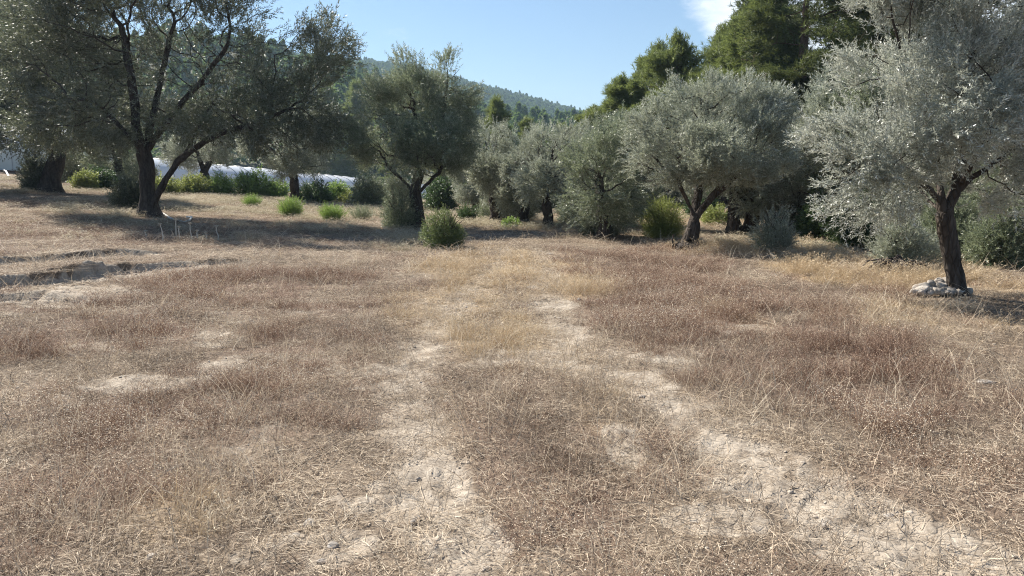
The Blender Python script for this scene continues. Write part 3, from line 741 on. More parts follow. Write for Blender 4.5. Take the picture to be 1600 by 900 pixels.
# background olive prototypes, then copies
def proto_olive(seed, label, leaf, H=4.2, Wd=2.6, nsp=4200, loc=None, lean=.3, low=.35):
    g = rng_(seed + 500); bl = [((0, 0, H * .62), (Wd * .62, Wd * .62, H * .28))]
    for i in range(9):
        a = i * 2.4; rr_ = Wd * (.35 + .3 * g.random()); bl.append(((rr_ * math.cos(a), rr_ * math.sin(a), H * g.uniform(low, .82)), (Wd * g.uniform(.26, .42),) * 2 + (H * g.uniform(.12, .2),)))
    for i in range(5): a = g.random() * 6.28; bl.append(((Wd * .5 * g.random() * math.cos(a), Wd * .5 * g.random() * math.sin(a), H * g.uniform(.84, .98)), (Wd * .12, Wd * .12, H * .09)))
    k = g.random() * 6
    sd = [[(0, 0, 0), (.05, 0, H * .12), (lean * .4 * math.cos(k), lean * .4 * math.sin(k), H * .24), (lean * math.cos(k), lean * math.sin(k), H * .45)],
          [(lean * .4 * math.cos(k), lean * .4 * math.sin(k), H * .24), (-lean * 1.6 * math.cos(k + .5), -lean * 1.6 * math.sin(k + .5), H * .48)]]
    return make_tree('olive_tree', loc, sd, bl, seed, .15, label, OG, leaf, n_att=1100, step=.15, n_sprig=nsp, sscale=1.25, infl=1.2, thick=.04, r_tip=.006, up=.35, clump=.7, cfreq=2.0)
def gpos(px, D): x = (px - 800) / FPX * D * 1.0; return (x, D, GZ(x, D) - .05)
O1 = proto_olive(21, 'slender pale grey olive right of the middle olive, first of the background row', 'olive', 3.3, 1.5, loc=gpos(772, 26), low=.2)
O2 = proto_olive(22, 'background olive with a forked dark trunk, at the centre of the row', 'olive', 3.3, 1.55, loc=gpos(856, 23.5), low=.4)
O3 = proto_olive(23, 'dense dark olive leafy down to the ground, right of the forked one', 'olive_mid', 3.15, 1.45, 3500, loc=gpos(940, 19.2), low=.12)
n = 0
for src, px, D, rz, sc, lab in (
        (O1, 818, 25, 2.0, .92, 'pale grey olive half hidden between two background olives, left of the forked one'),
        (O2, 905, 25, 1.0, .95, 'background olive seen in the gap beside the dense dark olive'),
        (O3, 985, 23, 2.6, 1.15, 'background olive behind the left side of the round-crowned olive'),
        (O2, 1148, 20.5, 3.6, 1.2, 'olive with two dark slanting trunks behind the round-crowned olive'),
        (O1, 1172, 20.8, 5.2, 1.2, 'thin-trunked olive right beside the one with two slanting trunks'),
        (O1, 1290, 19, .6, 1.2, 'shaded olive in the dark thicket left of the large silvery olive'),
        (O3, 1370, 18, 4.0, 1.35, 'shaded olive behind the left side of the large silvery olive'),
        (O2, 1440, 20, 2.2, 1.4, 'olive deep in shade behind the trunk of the large silvery olive'),
        (O3, 1592, 13.6, 1.6, .82, 'dense low olive at the right edge with foliage touching the grass'),
        (O2, 1540, 19, 4.4, 1.5, 'olive behind the right side of the large silvery olive'),
        (O2, 462, 37, .9, 1.45, 'olive with twin trunks seen under the drooping crown of the huge left olive'),
        (O1, 745, 33, 4.8, 1.1, 'distant olive behind the right side of the middle olive'),
        (O3, 190, 42, 3.1, 1.5, 'distant olive between the two left olives'),
        (O2, 330, 44, 5.5, 1.6, 'distant olive behind the leaning trunk of the huge left olive'),
        (O3, -230, 24, 3.3, 2.1, 'olive beyond the left edge of the view'),
        (O2, -140, 40, 3.3, 2.2, 'distant olive beyond the far left edge behind the dark one')):
    dup(src, gpos(px, D), rz, sc, lab)

# ------------------------------------------------------------------ pines
def proto_pine(seed, loc, H, Wd, label, leaf='pine', zlo=.35, nsp=4200, step=.38, sscale=2.6, shape='brutia', r=.2, group='pines beyond the olives', lean=0):
    g = rng_(seed + 900); bl = []
    nb = 46
    for i in range(nb):
        t = (i + .5) / nb; z = H * (zlo + (1 - zlo) * t); prof = (math.sin(math.pi * min(1, .25 + .75 * t)) ** .7 if shape == 'brutia' else (1 - t) ** .8 + .08)
        a = i * 2.4 + g.normal() * .3; rad = Wd * prof * g.uniform(.2, 1.0); s = Wd * g.uniform(.13, .27) * (.6 + .6 * prof)
        bl.append(((rad * math.cos(a) + lean * t, rad * math.sin(a), z + g.normal() * .25), (s, s, s * .42)))
    bl.append(((lean, 0, H), (.35, .35, .6)))
    sd = [[(0, 0, 0), (lean * .1, 0, H * .3), (lean * .5, .1, H * .6), (lean, 0, H * .95)]]
    return make_tree('pine_tree', loc, sd, bl, seed, r, label, group, leaf, 'bark_pine', n_att=1500, step=step, n_sprig=nsp, sscale=sscale, tmpl=PIN, infl=3.2, thick=.05, r_tip=.012, up=.45, wob=.12, clump=.85, cfreq=.8)
PA = proto_pine(31, gpos(1240, 34), 12.5, 3.1, 'tallest dark pine, its top cut by the upper edge above the round-crowned olive', 'pine_dark', .34, 8000, r=.26, sscale=2.1)
PB = proto_pine(32, gpos(1150, 37), 10.0, 2.8, 'pine with an uneven feathery top left of the tallest dark pine', 'pine', .3, 7500, lean=.8, sscale=2.2)
PC = proto_pine(33, gpos(775, 62), 7.6, 2.4, 'small cone-shaped pine rising above the central background olives', 'pine', .12, 4500, shape='cone', sscale=3.0)
for src, px, D, rz, sc, sz, lab in (
        (PB, 1062, 40, 2.0, 1.0, .86, 'yellow-green pine between the feathery-topped pine and the leftmost pine of the right group'),
        (PB, 972, 43, 4.2, 1.0, .68, 'leftmost pine of the right group, low and yellow-green against the sky'),
        (PB, 1012, 44, 1.1, .95, .84, 'pine partly hidden behind the leftmost two of the right group'),
        (PB, 940, 50, 3.3, 1.0, .60, 'lowest pine at the left end of the right group'),
        (PB, 1040, 48, 2.7, 1.1, .95, 'pine closing the gap behind the yellow-green one'),
        (PB, 1128, 41, .9, 1.05, .95, 'mid-green pine just behind the crown top of the round-crowned olive'),
        (PB, 990, 50, 5.1, 1.1, .80, 'pine closing the gap at the left end of the right group'),
        (PB, 1100, 44, 5.9, 1.0, .96, 'pine with a ragged tip behind the left half of the round-crowned olive'),
        (PA, 1125, 44, 3.1, 1.0, .78, 'dark pine filling the gap behind the feathery-topped pine'),
        (PA, 1200, 42, 5.0, 1.05, 1.05, 'dark pine close behind the tallest one on its left'),
        (PB, 1310, 37, .5, 1.0, 1.0, 'pine just right of the tallest dark pine'),
        (PA, 1380, 36, 1.4, 1.0, 1.0, 'pine behind the upper left of the large silvery olive'),
        (PB, 1460, 38, 2.4, 1.1, 1.1, 'pine behind the crown of the large silvery olive'),
        (PA, 1560, 34, 3.9, 1.1, 1.1, 'pine behind the upper right corner'),
        (PB, 1640, 32, 3.0, 1.0, 1.0, 'pine beyond the right edge of the view'),
        (PC, 735, 66, 1.2, .85, .85, 'small pine behind the right flank of the middle olive'),
        (PC, 825, 60, 2.2, .95, .78, 'small broad pine right of the cone-shaped one'),
        (PC, 875, 66, 4.2, 1.0, .8, 'small pine behind the forked background olive'),
        (PC, 925, 60, 5.2, 1.0, .8, 'small pine behind the gap left of the round-crowned olive'),
        (PB, 25, 98, 1.2, 2.4, 2.4, 'tall pine at the upper left corner behind the dark olive'),
        (PB, -120, 96, 5.2, 2.4, 2.4, 'tall pine beyond the upper left corner'),
        (PC, 520, 160, 3.2, 2.6, 2.6, 'green pine between the huge left olive and the middle olive'),
        (PC, 562, 165, 0.2, 2.6, 2.8, 'green pine behind the white tunnel, left of the middle olive'),
        (PC, 604, 172, 0.9, 2.6, 2.6, 'distant green pine close behind the left flank of the middle olive')):
    dup(src, gpos(px, D), rz, sc, lab, sz=sz)
# anonymous wood behind the front trees
bg = rng_(88); k = 0
for i in range(46):
    px = bg.uniform(-250, 1850); D = bg.uniform(46, 100)
    if 180 < px < 660: D = bg.uniform(150, 185)
    if px < 180: D = bg.uniform(125, 150)
    src = (PC, PB, PC)[i % 3]; s = bg.uniform(.75, 1.15)
    if 600 < px < 960: D = bg.uniform(85, 135); src = PC; s *= .8
    dup(src, gpos(px, D), bg.uniform(0, 6.28), s, 'pine of the wood behind the field, half hidden by the trees before it', 'pines of the wood behind the field', sz=s * bg.uniform(.7, .95))

# ------------------------------------------------------------------ shrubs
def shrub(name, px, py, w, h, label, leaf, seed, tmpl=None, nsp=1200, ss=1.0, spiky=.3, group=None, dens=1.0, bark='twig', base=None):
    """bush w x h photo pixels; foot at (px, py)"""
    b = px_base(px, py) if base is None else np.array(base); m = b[1] / FPX; Wm, Hm = w * m / 2, h * m; rng = rng_(seed)
    root = empty(name, b, label, 'shrub', group)
    n = 26; segs = []
    for i in range(n):
        a = rng.random() * 6.283; t = rng.random() ** .6 * 1.1; d = np.array([math.sin(t) * math.cos(a) * Wm, math.sin(t) * math.sin(a) * Wm, math.cos(t * .8) * Hm]) * rng.uniform(.75, 1.0)
        segs.append([np.zeros(3), d * .4 + rng.normal(size=3) * .03 * Hm + np.array([0, 0, .06 * Hm]), d * .75 + np.array([0, 0, .08 * Hm]), d])
    P = [np.zeros(3)]; par = [-1]
    for s in segs:
        l = 0
        for q in s[1:]: P.append(q); par.append(l); l = len(P) - 1
    P, par = np.array(P), np.array(par); rr = np.full(len(P), .006 * Hm / .8); rr[3::3] *= .4; rr = np.clip(rr, .002, .014)
    V, Q = tubes(P, par, rr, np.ones(len(P), bool), 4); link('stems', mk_mesh('stems', V, Q, None, True, [M[bark]]), root)
    u = rng.normal(size=(nsp, 3)); u /= np.linalg.norm(u, axis=1)[:, None]; u[:, 2] = np.abs(u[:, 2]) * 1.02 - .10
    rad = rng.random(nsp) ** (.36) * (.42 + .62 * noise3(u * 2.3 + seed, 2) + .32 * noise3(u * 6 + seed, 12))
    pos = u * rad[:, None] * np.array([Wm, Wm, Hm * .95]); pos[:, 2] = np.maximum(pos[:, 2], .03 * Hm)
    pos[:, :2] *= (0.62 + .38 * sstep(0, .35, pos[:, 2] / Hm))[:, None]
    d = u * .7 + rng.normal(size=u.shape) * .45 + np.array([0, 0, spiky])
    V, Q, v = foliage(pos, d, tmpl or OLV, ss, rng, noise3(pos * 2.5 + seed, 6)); V[:, 2] = np.maximum(V[:, 2], .01)
    link('foliage', mk_mesh('foliage', V, Q, {'v': v}, False, [M[leaf]]), root)
    return root
shrub('olive_sucker_bush', 628, 356, 74, 70, 'dark olive sucker bush growing against the foot of the middle olive', 'olive_mid', 301, OLV, 1500, 1.2, .4)
shrub('green_shrub', 696, 387, 82, 72, 'large mid-green twiggy shrub standing in front of the middle olive', 'green_mid', 302, BRD, 3600, .6, .35)
shrub('green_shrub', 455, 338, 40, 28, 'bright green tussock shrub, larger of two in the left meadow', 'green', 303, FIN, 900, 1.3, 1.2)
shrub('green_shrub', 518, 345, 38, 20, 'bright green tussock shrub, smaller of two in the left meadow nearer the middle olive', 'green', 304, FIN, 700, 1.3, 1.2)
shrub('green_shrub', 394, 322, 30, 13, 'little dull green tussock left of the two bright green tussocks', 'green', 305, FIN, 400, 1.3, 1.2)
shrub('green_shrub', 565, 343, 40, 16, 'faint grey-green tussock at the edge of the pale grass left of the middle olive', 'olive_mid', 319, FIN, 300, 1.3, 1.2)
shrub('round_shrub', 574, 322, 34, 28, 'round dark green shrub before the white tunnel greenhouse', 'green_dark', 306, BRD, 1500, 2.0, .2)
shrub('small_cypress', 598, 308, 12, 22, 'small upright green cypress before the white tunnel greenhouse', 'green', 307, BRD, 600, 2.0, 1.0)
shrub('green_shrub', 1036, 372, 62, 66, 'yellow-green shrub at the left foot of the round-crowned olive', 'yellow_green', 308, FIN, 1900, 1.3, .5)
shrub('grey_bush', 1209, 395, 70, 78, 'grey-green young olive bush standing alone right of the round-crowned olive', 'olive', 309, OLV, 1500, .95, .6)
shrub('olive_sucker_bush', 1405, 418, 90, 100, 'spreading grey-green bush over the heap of dead roots left of the stone heap', 'olive', 310, OLV, 2200, .85, .2)
shrub('olive_sucker_bush', 1442, 412, 60, 60, 'sparse pale bush close behind the left side of the stone heap', 'olive', 311, OLV, 700, .85, .1)
for i, (px, py, w, h, mt, tm, lab) in enumerate((
        (300, 303, 60, 40, 'yellow_green', BRD, 'light green shrub seen through the gap under the leaning trunk'),
        (345, 305, 50, 44, 'green', BRD, 'feathery green shrub left of the bright green sapling'),
        (394, 308, 52, 60, 'green', BRD, 'bright green bushy sapling before the white tunnel greenhouse'),
        (432, 310, 44, 42, 'green', BRD, 'fresh green shrub right of the bright green sapling'),
        (492, 318, 66, 46, 'green_dark', BRD, 'wide dark blue-green shrub under the drooping olive crown'),
        (528, 318, 40, 46, 'green', BRD, 'light green shrub between the wide dark shrub and the round dark shrub'),
        (548, 320, 28, 26, 'yellow_green', BRD, 'yellow-green low shrub touching the round dark shrub'),
        (160, 296, 46, 44, 'green_dark', BRD, 'very dark green shrub between the two left olives'),
        (134, 296, 34, 40, 'yellow_green', BRD, 'yellow-lit shrub right of the dark far left olive'),
        (208, 325, 60, 66, 'olive_dark', OLV, 'dark bush clinging to the left foot of the huge olive'),
        (60, 298, 46, 80, 'olive_dark', OLV, 'dark bush hugging the left side of the far left olive trunk'),
        (255, 304, 50, 34, 'yellow_green', BRD, 'olive-green shrub in the gap between the two trunks of the huge olive'),
        (772, 344, 52, 52, 'olive_mid', OLV, 'dark sucker bush at the foot of the first background olive'),
        (815, 345, 50, 44, 'olive_dark', OLV, 'dark low bush between the first background olive and the forked one'),
        (896, 349, 54, 50, 'olive_dark', OLV, 'dark low bush right of the forked background olive'),
        (936, 368, 80, 84, 'olive_dark', OLV, 'shaded bush wrapping the foot of the dense dark olive'),
        (690, 330, 60, 60, 'green_dark', BRD, 'dark shrub in the shade behind the right side of the middle olive'),
        (1010, 345, 34, 24, 'yellow_green', BRD, 'yellow-green low shrub in the sunny gap left of the round-crowned olive'),
        (1120, 352, 50, 30, 'yellow_green', BRD, 'sunlit yellow-green shrub behind the round-crowned olive trunk'),
        (1290, 378, 90, 90, 'green_dark', BRD, 'dark thicket shrub between the grey young olive and the large silvery olive'),
        (1250, 372, 60, 70, 'olive_dark', OLV, 'dark shrub behind the grey young olive bush'),
        (1345, 392, 80, 96, 'green_dark', OLV, 'dark shrub behind the spreading bush over the dead roots'),
        (1480, 405, 120, 110, 'olive_mid', OLV, 'shaded shrub behind the trunk of the large silvery olive'),
        (1560, 418, 90, 110, 'olive_mid', OLV, 'dark shrub left of the dense low olive at the right edge'),
        (730, 345, 30, 24, 'green_dark', OLV, 'small dark shrub between the large mid-green shrub and the first background olive'),
        (800, 356, 24, 10, 'green', BRD, 'tiny bright green tuft in the pale grass at the centre'))):
    shrub('shrub', px, py, w, h * (.78 if px < 560 else 1), lab, mt, 330 + i, tm, int(250 + w * h * .32), 1.2 if py > 340 else 1.9, .35)
UNL, UNG, UND = 'shaded shrub of the undergrowth behind the background olives', 'undergrowth shrubs behind the olives', []
# wood-edge shrubs closing the background between the trunks
for i in range(42):
    px = bg.uniform(560, 1700); D = bg.uniform(24, 44)
    if px < 760: D = bg.uniform(36, 60)
    if i >= 34: px = bg.uniform(120, 240); D = bg.uniform(44, 60)
    g0 = gpos(px, D)
    if i < 4:
        src = shrub('shrub', 0, 0, 80 * 24 / D, 76 * 24 / D, UNL, ('green_dark', 'olive_dark', 'olive_mid', 'olive_dark')[i], 400 + i, (BRD, OLV)[i % 2], 1100, 1.9, .3, UNG, base=g0); UND.append(src)
    else: dup(UND[i % 4], g0, bg.uniform(0, 6.28), bg.uniform(.8, 1.4), UNL, UNG)

# ------------------------------------------------------------------ greenhouses
def tunnel(p0, p1, w, hgt, label, wall=0.0, nh=14):
    """round-roofed plastic tunnel along p0-p1 (ground points)"""
    p0, p1 = np.array(p0, float), np.array(p1, float); ax = p1 - p0; L = np.linalg.norm(ax[:2]); s = np.array([-ax[1], ax[0], 0]) / L * w / 2
    root = empty('tunnel_greenhouse', p0, label, 'greenhouse', 'white plastic greenhouses')
    ns = 16; th = np.linspace(0, math.pi, ns + 1)
    def prof(c, r=1.0): return np.array([c + s * math.cos(a) * r + np.array([0, 0, wall + (hgt - wall) * math.sin(a) * r]) for a in th])
    nseg = nh * 3; V = []
    for i in range(nseg + 1):
        sag = 0.985 + .015 * abs(math.cos(i / 3 * math.pi)); V.append(prof(p0 + ax * i / nseg - p0, sag))
    V = np.array(V).reshape(-1, 3); i, j = np.meshgrid(np.arange(nseg), np.arange(ns), indexing='ij'); o = i * (ns + 1) + j
    Q = np.stack([o, o + 1, o + ns + 2, o + ns + 1], -1).reshape(-1, 4)
    link('roof_film', mk_mesh('roof_film', V, Q, None, True, [M['plastic']]), root)
    e = []
    for c in (np.zeros(3), ax):
        pr = prof(c); Vc = np.vstack([pr, [c + s], [c - s]])
        e.append(Vc); 
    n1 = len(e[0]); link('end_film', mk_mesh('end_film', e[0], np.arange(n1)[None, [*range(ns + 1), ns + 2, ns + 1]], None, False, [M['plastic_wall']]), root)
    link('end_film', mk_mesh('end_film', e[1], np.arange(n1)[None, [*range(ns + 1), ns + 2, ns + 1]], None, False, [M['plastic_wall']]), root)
    if wall > 0:
        for sg in (1, -1):
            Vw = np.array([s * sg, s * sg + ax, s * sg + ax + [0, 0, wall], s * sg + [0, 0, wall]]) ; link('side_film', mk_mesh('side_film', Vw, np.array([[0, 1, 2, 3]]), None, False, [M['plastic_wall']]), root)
    hp = None
    for k in range(nh + 1):
        if hp is None:
            pr = prof(np.zeros(3), 1.012); P = np.vstack([[s * 1.012], pr, [-s * 1.012]]); par = np.arange(len(P)) - 1
            V, Q = tubes(P, par, np.full(len(P), .045), np.ones(len(P), bool), 4); hp = mk_mesh('hoop', V, Q, None, True, [M['hoop']])
        link('hoop', hp, root, ax * k / nh)
    return root
def gp(px, D, dz=0.0): x = (px - 800) / FPX * D; return (x, D, float(base_h(x, D)) - .15 + dz)
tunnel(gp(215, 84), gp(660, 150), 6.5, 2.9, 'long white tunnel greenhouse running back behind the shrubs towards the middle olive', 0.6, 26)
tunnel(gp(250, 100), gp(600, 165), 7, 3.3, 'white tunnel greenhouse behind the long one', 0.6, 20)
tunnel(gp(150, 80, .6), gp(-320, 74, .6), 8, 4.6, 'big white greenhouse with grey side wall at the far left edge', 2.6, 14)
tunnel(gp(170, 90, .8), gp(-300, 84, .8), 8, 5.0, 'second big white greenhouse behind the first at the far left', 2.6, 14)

# ------------------------------------------------------------------ stones
import bmesh
def stone_mesh(seed, sx, sy, sz, sub=3, rough=.35):
    bm = bmesh.new(); bmesh.ops.create_icosphere(bm, subdivisions=sub, radius=1.0)
    V = np.array([v.co[:] for v in bm.verts]); g = rng_(seed)
    for _ in range(7):   # planar chips
        d = g.normal(size=3); d /= np.linalg.norm(d); c = g.uniform(.55, .85); h = V @ d; V = V - np.maximum(h - c, 0)[:, None] * d * .9
    V = V * (1 + rough * (noise3(V * 1.8 + seed, 8) - .5) + rough * .35 * (noise3(V * 5 + seed, 9) - .5))[:, None] * (sx, sy, sz)
    for v, c in zip(bm.verts, V): v.co = c
    me = bpy.data.meshes.new('stone'); bm.to_mesh(me); bm.free()
    me.polygons.foreach_set('use_smooth', np.full(len(me.polygons), True)); return me
c = G(1470, 462); pile = empty('stone_heap', (c[0], c[1], GZ(*c)), 'heap of flat pale limestone rocks piled round the trunk of the large silvery olive', 'stone heap')
g = rng_(55)
# px, py of centres, half length px, half height px, dy forward offset
for i, (sx_, sy_, hl, hh, dy) in enumerate([(1436, 461, 15, 5, -.02), (1440, 453, 14, 4.5, .05), (1452, 468, 9, 5, -.08), (1462, 463, 12, 5, -.06), (1470, 451, 17, 6, .06), (1482, 457, 15, 5, .0), (1492, 462, 13, 5, -.04),
                                      (1502, 467, 11, 5, -.05), (1512, 466, 9, 6, .02), (1470, 470, 9, 4.5, -.1), (1484, 470, 11, 5, -.1), (1496, 473, 8, 4, -.12), (1466, 443, 10, 4, .12), (1484, 447, 16, 5, .1), (1455, 448, 9, 4, .1),
                                      (1447, 464, 9, 4, -.05), (1478, 464, 10, 4, -.05), (1428, 466, 8, 4, -.05), (1500, 456, 9, 4.5, .06), (1458, 457, 10, 4, .02), (1490, 453, 9, 4, .05), (1440, 470, 6, 3.5, -.12), (1508, 459, 8, 4, .1), (1475, 458, 8, 4, -.02)]):
    D = c[1] + dy; m = D / FPX; w = AT(sx_, sy_, D)
    ms = stone_mesh(600 + i, hl * m * 1.0, hl * m * .7, hh * m * 1.35)
    ms.materials.append(M['stone']); o = link('stone', ms, pile, (w[0] - c[0], w[1] - c[1], max(w[2] - GZ(*c), .02) + .045)); o.rotation_euler = (g.normal() * .18, g.normal() * .22, g.normal() * .7)
for i in range(16):
    a = g.random() * 6.283; q = g.uniform(.55, 1.0); m = c[1] / FPX; sz = g.uniform(3.5, 7) * m
    ms = stone_mesh(650 + i, sz, sz * .75, sz * .5, 2); ms.materials.append(M['stone']); o = link('stone', ms, pile, (math.cos(a) * .36 * q, math.sin(a) * .22 * q, .05 + .10 * (1 - q))); o.rotation_euler = tuple(g.normal(size=3) * .5)
LS = [(861, 396, 7, 4, 'pale rounded stone on the right wheel track near the centre'), (793, 390, 5, 3, 'small pale stone beside the left wheel track near the large green shrub'),
      (760, 877, 8, 6, 'round fist-sized stone at the bottom edge right of the left wheel track'), (652, 800, 7, 6, 'light stone on the bare patch of the left wheel track'), (645, 806, 6, 5, 'darker pebble touching the stone on the left wheel track'),
      (484, 815, 11, 7, 'angular clay-coloured stone in the lower left bare ground'), (518, 852, 12, 6, 'flat grey stone in the bare soil near the bottom left'), (1392, 803, 12, 6, 'white flat stone in the lower right grass'),
      (1394, 652, 11, 4, 'flat white stone amid the reddish herbs'), (1458, 681, 9, 4, 'small white stone right of and below the flat white one'), (1382, 469, 6, 3, 'reddish stone in golden grass left of the stone heap'),
      (1288, 816, 6, 5, 'dark stone in the straw of the lower right'), (1208, 640, 5, 3, 'small stone at the edge of the right wheel track'), (1003, 618, 6, 3, 'grey pebble lying on the right wheel track'),
      (45, 297, 5, 5, 'leftmost of three pale stones by the far left olive'), (52, 298, 5, 4, 'middle one of three pale stones by the far left olive'), (62, 297, 6, 5, 'rightmost of three pale stones by the far left olive'),
      (565, 480, 5, 3, 'pale pebble at the end of the cross track'), (502, 877, 8, 4, 'small clod-like stone left of the flat grey stone'), (1540, 598, 14, 4, 'low pale slab at the right edge of the meadow'),
      (1415, 563, 9, 3, 'thin pale stone in the upper right meadow'), (905, 470, 5, 2.5, 'pebble right of the golden grass'), (752, 792, 5, 4, 'brownish pebble beside the dark tangle in the centre'), (235, 868, 9, 4, 'pale stone in the straw at the bottom left')]
for i, (px, py, hl, hh, lab) in enumerate(LS):
    b = px_base(px, py, 0); m = math.hypot(b[1], CAM_Z) / FPX
    ms = stone_mesh(700 + i, hl * m, hl * m * .85, hh * m * .95, 3 if hl > 6 else 2); ms.materials.append(M['stone'])
    o = link('stone', ms, None, b + np.array([0, 0, hh * m * .15]), None, lab, 'stone'); o.rotation_euler = (0, 0, g.random() * 6)

# ------------------------------------------------------------------ dead roots, stick, hose, dry stalks
def gnarl(name, c, n, spread, up_, seed, label, cat, mat='deadwood', r0=.03):
    rng = rng_(seed); root = empty(name, c, label, cat)
    for i in range(n):
        a = i * 6.283 / n + rng.normal() * .3; L = spread * rng.uniform(.6, 1.1); P = [np.array([0, 0, up_ * rng.uniform(.3, 1)])]
        for k in range(5):
            q = P[-1] + np.array([math.cos(a), math.sin(a), 0]) * L / 5 + rng.normal(size=3) * L * .05; q[2] = max(P[-1][2] * (.55 + .3 * rng.random()), .01); P.append(q); a += rng.normal() * .35
        P = np.array(P); rr = r0 * rng.uniform(.6, 1.2) * np.linspace(1, .3, 6)
        V, Q = tubes(P, np.arange(6) - 1, rr, np.ones(6, bool), 7, .5, i); link('root', mk_mesh('root', V, Q, None, True, [M[mat]]), root)
    return root
b = px_base(1402, 425); hp_ = gnarl('dead_root_heap', b, 34, .42, .30, 70, 'heap of dark dead roots and brush under the spreading bush left of the stone heap', 'brushwood', r0=.045)
ms = stone_mesh(990, .40, .26, .13, 4, .8); ms.name = 'soil'; ms.materials.append(M['deadwood']); link('soil', ms, hp_, (0, .05, .03))
for k in range(12):
    q = g.normal(size=2) * (.22, .12); P = np.array([(q[0] - .25, q[1], .05), (q[0] - .1, q[1] + .03, .20), (q[0] + .1, q[1] - .04, .24), (q[0] + .3, q[1] + g.normal() * .1, .06)]) * (1, 1, g.uniform(.5, 1.1))
    V, Q = tubes(P, np.arange(4) - 1, np.array([.016, .02, .018, .008]), np.ones(4, bool), 6, .4, k); link('branch', mk_mesh('branch', V, Q, None, True, [M['deadwood']]), hp_)
b = px_base(1078, 391); hp_ = gnarl('root_mound', b, 22, .42, .24, 71, 'dark mound of surface roots around the foot of the round-crowned olive', 'roots', 'bark', .075)
ms = stone_mesh(991, .36, .30, .17, 4, .7); ms.name = 'soil'; ms.materials.append(M['bark']); link('soil', ms, hp_, (0, 0, .02))
b = px_base(1051, 390); P = np.array([(0, 0, 0), (.005, 0, .12), (-.01, 0, .25), (.01, 0, .36)]); V, Q = tubes(P, np.arange(4) - 1, np.array([.022, .02, .018, .015]), np.ones(4, bool), 7, .3)
link('stick', mk_mesh('stick', V, Q, None, True, [M['deadwood']]), None, b, None, 'short upright dead stick left of the round-crowned olive trunk', 'stick')
def pipe(name, pp, r, lab, cat, D=None):
    pts = [px_base(*p) + np.array([0, 0, r + (p[2] if len(p) > 2 else 0)]) for p in [(q[0], q[1]) for q in pp]]
    pts = np.array(pts); 
    for i, q in enumerate(pp):
        if len(q) > 2: pts[i, 2] += q[2]
    c = pts[0].copy(); P = pts - c; V, Q = tubes(P, np.arange(len(P)) - 1, np.full(len(P), r), np.ones(len(P), bool), 8)
    link(name, mk_mesh(name, V, Q, None, True, [M['white']]), None, c, None, lab, cat)
pipe('hose', [(254, 333), (258, 338, .05), (266, 342, .03), (276, 345), (288, 347), (297, 346, .05), (300, 343, .08), (292, 342, .06)], .03, 'pale curled hose on the grass at the right foot of the huge olive', 'hose')
pipe('hose', [(-12, 274), (-4, 271, .25), (4, 270, .35), (10, 273, .25), (14, 277)], .07, 'white bent pipe arching out of the grass at the far left edge', 'pipe')
def stalk(px, py, hpx, seed, lab):
    b = px_base(px, py); rng = rng_(seed); H = 1.45 * hpx * b[1] / FPX; P = np.array([(0, 0, 0), (.01, 0, H * .35), (-.01, .01, H * .7), (.0, .0, H)]) + np.append(np.zeros((1, 3)), rng.normal(size=(3, 3)) * .012, 0)
    root = empty('dry_stalk', b, lab, 'dry stalk', 'dry white stalks at the edge of the tree shade')
    V, Q = tubes(P, np.arange(4) - 1, np.array([.016, .014, .012, .010]), np.ones(4, bool), 5); link('stem', mk_mesh('stem', V, Q, None, True, [M['drystalk']]), root)
    V, F = [], []
    for i in range(60):
        a = rng.random() * 6.283; t = rng.random() * 1.25; d = np.array([math.sin(t) * math.cos(a), math.sin(t) * math.sin(a), math.cos(t) * .5]); e = P[-1] + d * .042 * rng.uniform(.7, 1.1); s = np.cross(d, rng.normal(size=3)); s = s / np.linalg.norm(s) * .008
        V += [P[-1] - [0, 0, .03], e + s, e + d * .02, e - s]
    link('flower_head', mk_mesh('flower_head', np.array(V), np.arange(240).reshape(-1, 4), None, False, [M['drystalk']]), root)
M['drystalk'] = plain_mat('dry_stalk', (.55, .50, .42), .8)
for i, (px, py, h, lab) in enumerate([(254, 377, 20, 'dry white stalk, leftmost of the row in front of the tree shade'), (276, 374, 22, 'dry white stalk second from the left, tallest of a close pair'), (281, 375, 16, 'shorter dry stalk of the close pair'),
                                      (299, 375, 18, 'dry white stalk in the middle of the row'), (308, 375, 11, 'short dry stalk just right of the middle one'), (323, 376, 11, 'stubby dry stalk with a thick head, second from the right'),
                                      (340, 376, 17, 'dry white stalk, rightmost of the row'), (229, 372, 9, 'faint short dry stalk left of the row')]):
    stalk(px, py, h, 800 + i, lab)

